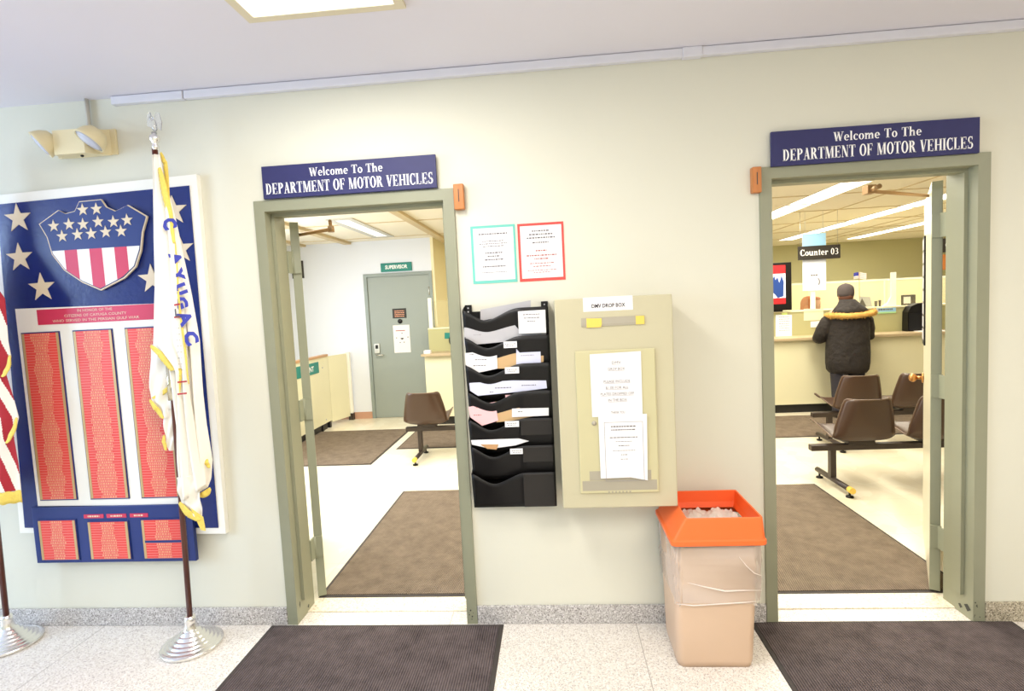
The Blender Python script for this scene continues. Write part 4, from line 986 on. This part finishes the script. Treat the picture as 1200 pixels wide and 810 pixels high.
# low partition beside the mat
t = thing('low_partition', 'low cream partition with wooden cap on black feet at left inside the left doorway', 'partition', (-1.78, 4.2, 0))
MB().box(-1.80, -1.755, 3.0, 4.80, .09, 1.0).build('panel', 'panel', t)
MB().box(-1.815, -1.74, 3.0, 4.78, 1.0, 1.03, bev=.003).build('wooden_cap', 'woodcap', t)
MB().box(-1.83, -1.77, 3.0, 4.66, .0, .089).build('plinth', 'kick', t)
for yy in (4.48, 4.72): MB().box(-1.80, -1.755, yy, yy+.05, 0, .09).build('foot', 'knockblack', t)
q = MB()
for zz in (.14, .86): q.ell((-1.752, 4.60, zz), (.006, .012, .012))
q.build('screw_cap', 'steel', t)
t = thing('gate', 'pale swing gate between the low partition and the office back wall', 'gate', (-1.77, 5.0, 0))
q = MB(); q.T = Matrix.Translation((-1.775, 4.82, 0)) @ Matrix.Rotation(R(-17), 4, 'Z'); q.box(-.017, .017, 0, .40, .06, .995); q.build('gate_panel', 'panel', t)
MB().box(-1.665, -1.605, 5.205, 5.262, 0, 1.01, bev=.003).build('post', 'white', t)
MB().box(-1.670, -1.600, 5.195, 5.264, 0, .10).build('post_foot', 'beam', t)
t = thing('teal_sign', 'teal sign ending in the letters ENT on the low cream partition', 'sign', (-1.75, 4.1, .82))
MB().box(-1.7545, -1.746, 3.70, 4.475, .805, .955, bev=.004).build('board', 'tealsign', t)
q = MB(); sans(q, 'ENT', 0, 0, .095, 0, 'LEFT', T=lambda a, b: (-1.7455, 4.13+a*1.05, .845+b), bold=.002); q.build('lettering', 'letter', t)

# =================================================================== FLAG STANDS
def flag_base(parent, cx_, cy_):
    q = MB(); prof = [(.134, .001), (.138, .006), (.138, .013), (.134, .018)]; N_ = 60
    for k_ in range(N_+1):
        r_ = .134-(.134-.034)*k_/N_; h_ = .018+.066*(1-(r_-.034)/.10)**1.5+.0028*abs(math.sin(math.pi*6*k_/N_)); prof.append((r_, h_))
    prof += [(.030, .095), (.026, .110), (.025, .125), (.0255, .127), (.023, .150), (.016, .152)]
    q.lathe(cx_, cy_, prof, 48); b = q.build('base', 'silver', parent)
    MB().tube([(cx_+.022, cy_-.008, .138), (cx_+.03, cy_-.012, .138)], .005, 8).build('set_screw', 'steel', b)
def rows_sheet(mb, rows, y, amp=.012, freq=3, ph=0, nu=22, nv=46, mi=None, tilt=0):
    """cloth hanging in the plane y, outline given row by row (view rows turned into points of that plane)"""
    R_ = [(at(xl, yy, 1, y), at(xr, yr, 1, y)) for (yy, xl, xr, yr) in [(r_[0], r_[1], r_[2], r_[3] if len(r_) > 3 else r_[0]) for r_ in rows]]
    def fn(u, v):
        k_ = v*(len(R_)-1); i_ = min(int(k_), len(R_)-2); f_ = k_-i_
        a = R_[i_][0].lerp(R_[i_+1][0], f_); b = R_[i_][1].lerp(R_[i_+1][1], f_)
        p = a.lerp(b, u); w = min(1, .25+v*1.2)
        return (p.x, y+amp*w*math.sin(freq*math.pi*u+ph+v*1.1)+.004*math.sin(9*u+14*v)+tilt*u, p.z)
    mb.grid(fn, nu, nv, mi=mi); return fn

t = thing('flagpole', 'wooden indoor flagpole on a ribbed chrome base before the memorial board', 'flagpole', (-.402, -.180, 0))
flag_base(t, -.402, -.180)
MB().tube([(-.402, -.180, .11), (-.360, -.170, 2.375)], .0125, 16).build('pole', 'pole', t)
MB().tube([(-.3885, -.1765, 1.21), (-.3845, -.1755, 1.375)], .0165, 16).build('brass_joint', 'brassband', t)
q = MB(); q.lathe(-.357, -.169, [(.014, 2.365), (.015, 2.385), (.010, 2.395), (.019, 2.405), (.023, 2.418), (.019, 2.430), (.010, 2.436), (.012, 2.445)], 24); fin = q.build('finial', 'silver', t)
q = MB()   # clear eagle with raised wings
q.ell((-.352, -.169, 2.475), (.013, .013, .028), 14, 10); q.ell((-.358, -.176, 2.506), (.009, .011, .010), 12, 8)
q.prism([(-.360, 2.462), (-.385, 2.475), (-.383, 2.520), (-.368, 2.538), (-.360, 2.505)], -.172, -.166)
q.prism([(-.344, 2.462), (-.322, 2.452), (-.315, 2.490), (-.325, 2.528), (-.340, 2.534), (-.348, 2.505)], -.172, -.166)
q.build('eagle', 'clear', fin)

# white county flag, top-level (hangs from the pole)
t = thing('county_flag', 'white flag with blue letters and gold fringe draped on the middle flagpole', 'flag', (-.38, -.16, .56))
q = MB()
rows_sheet(q, [(181,178,187),(230,178,196),(280,179,206),(330,181,212),(380,179,216),(405,177,218),(432,205,219),(470,207,222),(520,206,230),(560,207,238,556),(590,211,240,570)], -.215, .016, 4, .4)
rows_sheet(q, [(186,180,188),(223,181,197),(260,182,206),(300,183,213),(345,184,222),(400,190,232),(460,200,236),(500,206,240),(540,206,246),(566,208,245,562),(590,212,242,572)], -.190, .018, 6, 1.2)
q.build('cloth', 'cloth', t, solid=.0015)
q = MB()   # turned-back panel left of the pole with its own lower edge
rows_sheet(q, [(404,176.5,200),(430,176,201),(455,175,201),(468,176,202),(478,184,203),(490,190,203)], -.150, .006, 3, 0)
rows_sheet(q, [(480,190,204),(510,193,205),(528,196,206)], -.148, .004, 2, 0)
q.build('turned_cloth', 'cloth', t, solid=.0015)
def ribbon(mb, pts, w, y, down=True):
    P = [at(a, b, 1, y) for a, b in pts]
    n_ = 10
    def fn(u, v):
        k_ = u*(len(P)-1); i_ = min(int(k_), len(P)-2); p = P[i_].lerp(P[i_+1], k_-i_); tdir = (P[i_+1]-P[i_]).normalized(); nn = Vector((tdir.z, 0, -tdir.x))
        if down and nn.z > 0: nn = -nn
        wv = w*max(.12, math.sin(math.pi*min(1, max(0, .04+.92*u))))**.45; e = p+nn*wv*v*(1+.05*math.sin(u*90)*v)
        return (e.x, y+.002*math.sin(u*12), e.z)
    mb.grid(fn, 14*(len(P)-1), 3)
q = MB(); ribbon(q, [(177,404),(190,412),(206,432),(208,462)], .030, -.222); q.build('fringe', 'fringe', t, solid=.002)
q = MB(); ribbon(q, [(206,446),(190,458),(178,466)], .020, -.152); q.build('fringe', 'fringe', t, solid=.002)
q = MB(); ribbon(q, [(176,468),(186,478),(193,490)], .024, -.156); q.build('fringe', 'fringe', t, solid=.002)
q = MB(); ribbon(q, [(193,510),(196,528)], .018, -.154); q.build('fringe', 'fringe', t, solid=.002)
q = MB(); ribbon(q, [(188,196),(195,215),(202,250),(206,285)], .030, -.222, False); q.build('fringe', 'fringe', t, solid=.002)
q = MB(); ribbon(q, [(206,285),(209,330),(214,380),(219,420),(222,450)], .010, -.222, False); q.build('fringe', 'fringe', t, solid=.002)
q = MB(); ribbon(q, [(189,178),(196,190),(200,240)], .020, -.205, False); q.build('fringe', 'fringe', t, solid=.002)
q = MB(); ribbon(q, [(211,588),(225,600),(236,608)], .034, -.220); q.build('fringe', 'fringe', t, solid=.002)
q = MB(); ribbon(q, [(231,580),(246,571)], .030, -.196); q.build('fringe', 'fringe', t, solid=.002)
q = MB(); ribbon(q, [(243,538),(247,548)], .020, -.196); q.build('fringe', 'fringe', t, solid=.002)
q = MB(); q.prism([(at(a, b, 1, -.219).x, at(a, b, 1, -.219).z) for a, b in ((224,596),(238,606),(241,622),(236,621))], -.221, -.219)
q.build('fringe', 'fringe', t, solid=.002)
# tip of white cloth above the lowest fringe
q = MB(); rows_sheet(q, [(560,207,231,556),(575,208,233,572),(592,212,236,588),(604,224,238,606)], -.212, .006, 3, 0); q.build('cloth_tip', 'cloth', t, solid=.0015)
# blue letters running down the cloth
q = MB()
def vletter(ch, px, py, h, rot, y=-.226, sx=1.0):
    c_ = at(px, py, 1, y); a_ = R(rot)
    sans(q, ch, 0, 0, h, 0, 'CENTER', T=lambda a, b: (c_.x+(a*math.cos(a_)-(b-h*.35)*math.sin(a_))*1.0, y, c_.z+a*math.sin(a_)+(b-h*.35)*math.cos(a_)), bold=.0048, sx=sx)
vletter('C', 199, 262, .085, -78, sx=.8)
vletter('A', 206, 303, .070, -76, -.224)
vletter('Y', 209, 322, .068, -76, -.224)
vletter('U', 212, 339, .070, -74, -.224)
vletter('G', 213, 355, .072, -74, -.224)
vletter('A', 217, 373, .082, -72, -.226)
vletter('C', 224, 396, .085, -70, -.232)
q.build('blue_letters', 'blue_letter', t)
q = MB(); 
for (a, b) in ((359, 372), ): 
    for py in (358.5, 373, 449, 463): 
        p0 = at(204, py, 1, -.234); p1 = at(211 if py < 400 else 219, py-1.2, 1, -.234)
        if py > 400: p0 = at(208, py, 1, -.234)
        q.face([(p0.x, -.234, p0.z), (p1.x, -.234, p1.z), (p1.x, -.234, p1.z+.007), (p0.x, -.234, p0.z+.007)])
q.build('red_bars', 'redcloth', t)
q = MB(); c_ = at(207.5, 369, 1, -.235); sans(q, 'L', c_.x, c_.z-.008, .05, -.235, bold=.001)
for k_ in range(9):
    p = at(209+k_*.5, 385+k_*7, 1, -.229); dashes(q, p.x-.012, p.x+.012, p.z, .002, -.2305, .6, wmin=.004, wmax=.01)
q.build('seal_detail', 'ink2', t)

# american flag at the left edge
t = thing('flagpole', 'wooden indoor flagpole with ribbed chrome base at the left edge', 'flagpole', (-1.385, -.165, 0))
flag_base(t, -1.385, -.165)
MB().tube([(-1.385, -.165, .11), (-1.350, -.16, 2.375)], .0125, 16).build('pole', 'pole', t)
MB().lathe(-1.348, -.159, [(.014, 2.365), (.015, 2.385), (.010, 2.395), (.023, 2.418), (.010, 2.436), (.012, 2.445)], 24).build('finial', 'silver', t)
t = thing('american_flag', 'red and white striped flag with gold fringe hanging at the left edge', 'flag', (-1.36, -.16, .80))
q = MB()
prof = [(2.36, -1.335), (2.0, -1.31)]+[(at(a, b, 1, -.205).z, at(a, b, 1, -.205).x) for a, b in ((5, 350), (8, 400), (11, 418), (5, 440), (14, 470), (19, 490), (13, 515), (18, 545), (21, 576))]
zb_ = prof[-1][0]
def usf(u, v):
    z = 2.36-(2.36-zb_)*v
    xr = prof[-1][1]
    for (za, xa), (zb, xb) in zip(prof, prof[1:]):
        if za >= z >= zb-1e-6: xr = xa+(xb-xa)*(za-z)/(za-zb); break
    xl = -1.36-.20*min(1, v*2.5)
    return (xl+(xr-xl)*u, -.205+.016*math.sin(u*12+v*2), z)
q.grid(usf, 130, 260, mi=lambda u, v: 1 if int((u*1.0-v*.45+400)/13.5) % 2 else 0)
q.build('cloth', ['cloth', 'redcloth'], t, solid=.0015)
q = MB(); q.grid(lambda u, v: (usf(u, 1)[0], usf(u, 1)[1]-.001, zb_-.060*v+.003*math.sin(u*60)), 40, 3); q.build('fringe', 'fringe', t, solid=.002)
for pr in ([(1, 441), (6, 432), (11, 416)], [(6, 519), (12, 506), (19, 489)]):
    q = MB(); ribbon(q, pr, .022, -.232); q.build('fringe', 'fringe', t, solid=.002)

# =================================================================== PEOPLE
def ring(cx_, cy_, z, rx, ry, n=28, sq=0, wob=0, ph=0):
    out = []
    for k_ in range(n):
        a_ = 2*math.pi*k_/n; c_, s__ = math.cos(a_), math.sin(a_)
        f_ = 1+wob*math.sin(5*a_+ph)
        out.append((cx_+rx*f_*math.copysign(abs(c_)**(1-sq), c_), cy_+ry*f_*math.copysign(abs(s__)**(1-sq), s__), z))
    return out
def skin_obj(name, chains, material, parent, sub=2):
    me = bpy.data.meshes.new(name); verts = []; edges = []; rad = []; idx = {}
    for ch in chains:
        prev = None
        for (p, r_) in ch:
            key = tuple(round(c_, 4) for c_ in p)
            if key not in idx: idx[key] = len(verts); verts.append(Vector(p)); rad.append(r_)
            if prev is not None and prev != idx[key]: edges.append((prev, idx[key]))
            prev = idx[key]
    org = WL[parent.name]
    me.from_pydata([v-org for v in verts], edges, [])
    o = bpy.data.objects.new(name, me); COL.objects.link(o); o.parent = parent
    WL[o.name] = org
    md = o.modifiers.new('skin', 'SKIN'); me.skin_vertices.new() if not me.skin_vertices else None
    for i_, r_ in enumerate(rad):
        me.skin_vertices[0].data[i_].radius = (r_, r_) if not isinstance(r_, tuple) else r_
    me.skin_vertices[0].data[0].use_root = True
    md.use_smooth_shade = True
    ms = o.modifiers.new('sub', 'SUBSURF'); ms.levels = sub; ms.render_levels = sub
    me.materials.append(M[material])
    return o
def hand(chains, wrist, fwd, side, up, s_=1.0):
    w = Vector(wrist); f_ = Vector(fwd).normalized(); sd = Vector(side).normalized(); u_ = Vector(up).normalized()
    palm = w+f_*.045*s_; chains.append([(tuple(w), .026), (tuple(palm), (.036, .018)), ])
    for j, (off, ln) in enumerate(((-.030, .070), (-.010, .082), (.010, .078), (.029, .062))):
        k0 = w+f_*.080*s_+sd*off; chains.append([(tuple(palm), (.036, .018)), (tuple(k0), .011), (tuple(k0+f_*ln*.5-u_*.006), .009), (tuple(k0+f_*ln*.92-u_*.024), .0075)])
    th = w+f_*.028-sd*.034; chains.append([(tuple(palm), (.036, .018)), (tuple(th), .013), (tuple(th+f_*.030-sd*.018), .011), (tuple(th+f_*.056-sd*.020-u_*.006), .009)])
PXc, PYc = 4.975, 4.30
t = thing('person', 'person in black parka with tan fur-trimmed hood and grey cap standing at the counter', 'person', (PXc, PYc, 0))
ch = []
pel = (PXc, PYc, .86)
ch.append([(pel, .14), ((PXc, PYc, 1.05), .135), ((PXc, PYc+.02, 1.25), .145), ((PXc+.01, PYc+.03, 1.34), .07), ((PXc+.012, PYc+.045, 1.42), .055)])
for sg in (-1, 1):
    hip = (PXc+sg*.085, PYc, .80); ch.append([(pel, .14), (hip, .10), ((PXc+sg*.10, PYc+.015, .46), .062), ((PXc+sg*.11, PYc-.015, .10), .042), ((PXc+sg*.115, PYc+.0, .055), .04), ((PXc+sg*.13, PYc+.12, .035), .032)])
    sho = (PXc+sg*.17, PYc+.02, 1.27); elb = (PXc+sg*.26, PYc+.10, 1.03); wr = (PXc+sg*.15, PYc+.33, 1.06)
    ch.append([((PXc, PYc+.02, 1.25), .145), (sho, .062), (elb, .046), (wr, .028)])
    hand(ch, wr, (-sg*.35, .9, -.10), (sg*.9, .35, 0), (0, 0, 1), .95)
body = skin_obj('body', ch, 'skin', t)
# head with face: separate vertices joined in one surface
q = MB(); hx, hy, hz = PXc+.012, PYc+.065, 1.515
prof = [(.052, 1.405, 0), (.060, 1.42, .01), (.066, 1.44, .014), (.071, 1.47, .006), (.077, 1.50, 0), (.079, 1.53, -.004), (.077, 1.56, -.006), (.068, 1.59, -.006), (.048, 1.61, -.004), (.015, 1.622, 0)]
q.loft([[(hx+r_*math.cos(a_), hy+o_+r_*1.22*math.sin(a_)+(.018*max(0, math.sin(a_))**12 if 1.475 < z < 1.51 else 0), z) for a_ in [2*math.pi*k_/32 for k_ in range(32)]] for r_, z, o_ in prof])
for sg in (-1, 1): q.ell((hx+sg*.078, hy-.002, 1.502), (.010, .018, .030), 12, 8)
q.build('head', 'skin', t)
q = MB()
for sg in (-1, 1): q.ell((hx+sg*.030, hy+.090, 1.515), (.012, .006, .006), 10, 6)
q.build('eyes', 'ink', t); MB().ell((hx, hy+.088, 1.452), (.024, .006, .006), 10, 6).build('mouth', 'redw', t)
q = MB(); q.loft([ring(hx, hy-.008, z, r_, r_*1.16, 28) for z, r_ in ((1.425, .060), (1.45, .072), (1.48, .080), (1.50, .080))]); q.build('hair', 'hairb', t)
q = MB(); q.loft([ring(hx, hy-.002, z, r_, r_*1.14, 32, 0, .01) for z, r_ in ((1.484, .080), (1.488, .087), (1.52, .089), (1.555, .090), (1.59, .084), (1.615, .068), (1.632, .044), (1.640, .018), (1.641, .003))])
cp_ = q.build('cap', 'cap', t)
q = MB(); q.lathe(hx, hy, [(.001, 1.638), (.008, 1.641), (.006, 1.646), (.001, 1.647)], 12); q.build('cap_button', 'cap', cp_)
# parka: torso, with blouson bottom
q = MB()
q.loft([ring(PXc, PYc+.0, z, rx, ry, 40, .12, w_, ph) for z, rx, ry, w_, ph in ((.555, .170, .120, 0, 0), (.562, .205, .150, .01, 0), (.60, .232, .172, .018, .5), (.68, .243, .180, .015, 1), (.80, .245, .178, .012, 1.6), (.95, .238, .172, .010, 2), (1.08, .238, .168, .010, 2.4), (1.18, .238, .158, .006, 3), (1.25, .226, .138, 0, 0), (1.30, .185, .112, 0, 0), (1.345, .105, .085, 0, 0), (1.37, .075, .070, 0, 0))])
pk = q.build('parka', 'coat', t)
for sg in (-1, 1):
    q = MB(); q.tube([(PXc+sg*.165, PYc+.0, 1.235), (PXc+sg*.215, PYc+.02, 1.18), (PXc+sg*.255, PYc+.06, 1.08), (PXc+sg*.272, PYc+.09, .995), (PXc+sg*.262, PYc+.14, .985), (PXc+sg*.215, PYc+.23, 1.04), (PXc+sg*.165, PYc+.31, 1.058)], [.082, .090, .088, .084, .080, .062, .048], 18)
    q.build('sleeve', 'coat', pk)
# hood: lies behind the neck, edge with fur
q = MB(); q.loft([ring(PXc+.01, PYc-.045+dy, z, rx, ry, 32, .05, .01) for z, rx, ry, dy in ((1.235, .150, .075, 0), (1.27, .200, .105, 0), (1.31, .205, .118, -.005), (1.35, .170, .110, .01), (1.39, .125, .095, .03), (1.43, .098, .080, .055), (1.450, .082, .070, .07))])
q.build('hood', 'coat', pk)
q = MB(); pts = []
for k_ in range(33):
    a_ = math.pi*(k_/32); x_ = -.262*math.cos(a_); pts.append((PXc+.012+x_, PYc-.02-.165*math.sin(a_)**.7, 1.268+.012*math.cos(2*a_)+.010*x_/.26))
q.tube(pts, [.026+.006*math.sin(math.pi*k_/32) for k_ in range(33)], 12)
for k_ in range(900):      # tufts
    i_ = random.randrange(1, 32); a_ = Vector(pts[i_]); b_ = Vector(pts[i_-1]); p = a_.lerp(b_, random.random())
    d_ = Vector((random.gauss(0, 1), random.gauss(0, 1), random.gauss(0, 1))).normalized(); e_ = p+d_*.022; s1 = d_.orthogonal().normalized()*.006; s2 = d_.cross(s1)
    tip = p+d_*random.uniform(.034, .056)
    q.face([e_+s1, e_-s1*.5+s2, tip]); q.face([e_-s1*.5+s2, e_-s1*.5-s2, tip]); q.face([e_-s1*.5-s2, e_+s1, tip])
q.build('fur_trim', 'fur', pk)
for sg in (-1, 1):
    q = MB(); q.loft([ring(PXc+sg*.10, PYc+.01, z, r_, r_*1.05, 20) for z, r_ in ((.62, .098), (.50, .092), (.40, .085), (.25, .078), (.12, .076), (.045, .074))]); q.build('jeans_leg', 'jeans', t)
    q = MB(); q.loft([[(PXc+sg*.115+wx*math.cos(a_), PYc+.035+ly*math.sin(a_), z) for a_ in [2*math.pi*k_/20 for k_ in range(20)]] for z, wx, ly in ((.002, .045, .135), (.03, .048, .138), (.06, .044, .11), (.085, .036, .06))]); q.build('shoe', 'shoe', t)

# clerk behind the glass
cx_, cy_ = 5.085, 5.52
t = thing('person', 'clerk with auburn hair and white top sitting behind the glass', 'person', (cx_+.02, cy_+.1, 0))
ch = []; pel = (cx_+.02, cy_+.12, .60)
ch.append([(pel, .13), ((cx_+.02, cy_+.10, .85), .125), ((cx_+.02, cy_+.08, 1.08), .13), ((cx_+.03, cy_+.06, 1.17), .05), ((cx_+.03, cy_+.03, 1.24), .045)])
for sg in (-1, 1):
    ch.append([((cx_+.02, cy_+.08, 1.08), .13), ((cx_+.02+sg*.16, cy_+.07, 1.11), .055), ((cx_+.02+sg*.22, cy_+.0, .88), .042), ((cx_+.02+sg*.10, cy_-.20, .90), .026)])
    ch.append([(pel, .13), ((cx_+.02+sg*.10, cy_+.05, .55), .085), ((cx_+.02+sg*.11, cy_-.26, .52), .06), ((cx_+.02+sg*.11, cy_-.24, .10), .04), ((cx_+.02+sg*.11, cy_-.30, .04), .035)])
    hand(ch, (cx_+.02+sg*.10, cy_-.20, .90), (-sg*.3, -.9, 0), (-sg*.9, .3, 0), (0, 0, 1), .9)
skin_obj('body', ch, 'skin', t)
q = MB(); hx, hy = cx_+.065, cy_+.0
q.loft([[(hx+r_*.92*math.cos(a_)+.0, hy-o_+r_*1.2*math.sin(a_)-(.016*max(0, -math.sin(a_))**12 if 1.335 < z < 1.37 else 0), z) for a_ in [2*math.pi*k_/32 for k_ in range(32)]] for r_, z, o_ in [(.046, 1.24, 0), (.056, 1.26, .014), (.066, 1.285, .014), (.074, 1.32, .006), (.080, 1.36, 0), (.081, 1.40, 0), (.076, 1.435, 0), (.060, 1.46, 0), (.02, 1.475, 0)]])
q.build('head', 'skin', t)
q = MB()
for sg in (-1, 1): q.ell((hx+sg*.028, hy-.096, 1.372), (.011, .005, .005), 10, 6)
q.build('eyes', 'ink', t); MB().ell((hx, hy-.094, 1.312), (.024, .006, .006), 10, 6).build('mouth', 'redw', t)
q = MB(); q.loft([[(hx-.060+rx*(1+.05*math.sin(7*a_+z*40))*math.cos(a_), hy+.035+ry*math.sin(a_), z) for a_ in [2*math.pi*k_/32 for k_ in range(32)]] for z, rx, ry in ((1.225, .075, .050), (1.25, .105, .065), (1.30, .118, .076), (1.36, .115, .085), (1.41, .108, .09), (1.45, .092, .085), (1.485, .065, .065), (1.500, .025, .03))])
q.ell((hx-.105, hy+.0, 1.31), (.050, .055, .100)); q.ell((hx-.015, hy-.040, 1.458), (.080, .055, .034)); q.build('hair', 'hair', t)
q = MB(); q.loft([ring(cx_+.02, cy_+.08, z, rx, ry, 28, .1) for z, rx, ry in ((.62, .18, .13), (.80, .175, .13), (1.0, .19, .13), (1.10, .195, .12), (1.15, .16, .09), (1.185, .08, .065))]); bl = q.build('blouse', 'blouse', t)
for sg in (-1, 1): MB().tube([(cx_+.02+sg*.14, cy_+.07, 1.10), (cx_+.02+sg*.20, cy_+.03, .99), (cx_+.02+sg*.225, cy_+.0, .88), (cx_+.02+sg*.14, cy_-.14, .895)], [.075, .065, .058, .042], 14).build('sleeve', 'blouse', bl)
t = thing('office_chair', 'dark office chair under the clerk, hidden behind the counter', 'chair', (cx_+.02, cy_+.15, 0))
MB().box(cx_-.20, cx_+.24, cy_-.08, cy_+.34, .40, .465, bev=.02).build('seat', 'black', t)
MB().tube([(cx_+.02, cy_+.13, .06), (cx_+.02, cy_+.13, .40)], .025).build('column', 'steel', t)
q = MB()
for k_ in range(5): a_ = 2*math.pi*k_/5; q.tube([(cx_+.02, cy_+.13, .08), (cx_+.02+.26*math.cos(a_), cy_+.13+.26*math.sin(a_), .04)], [.02, .014], 8)
q.build('star_base', 'black', t)

# =================================================================== LIGHTS
def area(name, loc, size, sy, energy, col=(1, 1, 1), rot=(0, 0, 0)):
    energy *= 1.12
    l = bpy.data.lights.new(name, 'AREA'); l.shape = 'RECTANGLE'; l.size = size; l.size_y = sy; l.energy = energy; l.color = col
    o = bpy.data.objects.new(name, l); COL.objects.link(o); o.location = loc; o.rotation_euler = rot; return o
area('lobby_panel_lamp', (.64, -1.17, CZ-.03), .5, 1.1, 26, (1, .97, .93))
area('lobby_lamp', (2.3, -3.2, CZ-.03), 2.2, 1.4, 90, (1, .96, .88))
area('lobby_lamp', (4.9, -2.4, CZ-.03), 1.0, 1.4, 38, (1, .95, .86))
area('window_daylight', (-4.1, -2.2, 1.7), 1.9, 2.0, 125, (.50, .70, 1), (0, R(-90), 0))
area('office_lamp', (4.4, 3.4, OZ-.04), .5, 2.6, 75, (1, .93, .78))
area('office_lamp', (6.2, 6.2, OZ-.04), .5, 3.6, 60, (1, .93, .78))
area('office_lamp', (7.7, 7.4, OZ-.04), .5, 3.0, 50, (1, .93, .78))
area('office_lamp', (2.6, 1.4, OZ-.04), 1.2, 1.2, 60, (1, .95, .84))
area('office_lamp', (-.3, 2.4, OZ-.04), 1.4, 2.2, 85, (1, .97, .92))
area('office_side_area', (-2.45, 2.8, 1.5), 1.8, 1.6, 60, (.82, .90, 1), (0, R(-90), 0))  # unseen cool area light beside the windowless left office wall
area('office_lamp', (2.6, 6.3, OZ-.04), 1.4, 1.4, 35, (1, .93, .80))
w = bpy.data.worlds.new('world'); scene.world = w; w.use_nodes = True
w.node_tree.nodes['Background'].inputs[0].default_value = (.9, .93, 1, 1); w.node_tree.nodes['Background'].inputs[1].default_value = .3
scene.view_settings.view_transform = 'Standard'; scene.view_settings.look = 'None'
scene.view_settings.exposure = 0; scene.view_settings.gamma = 1
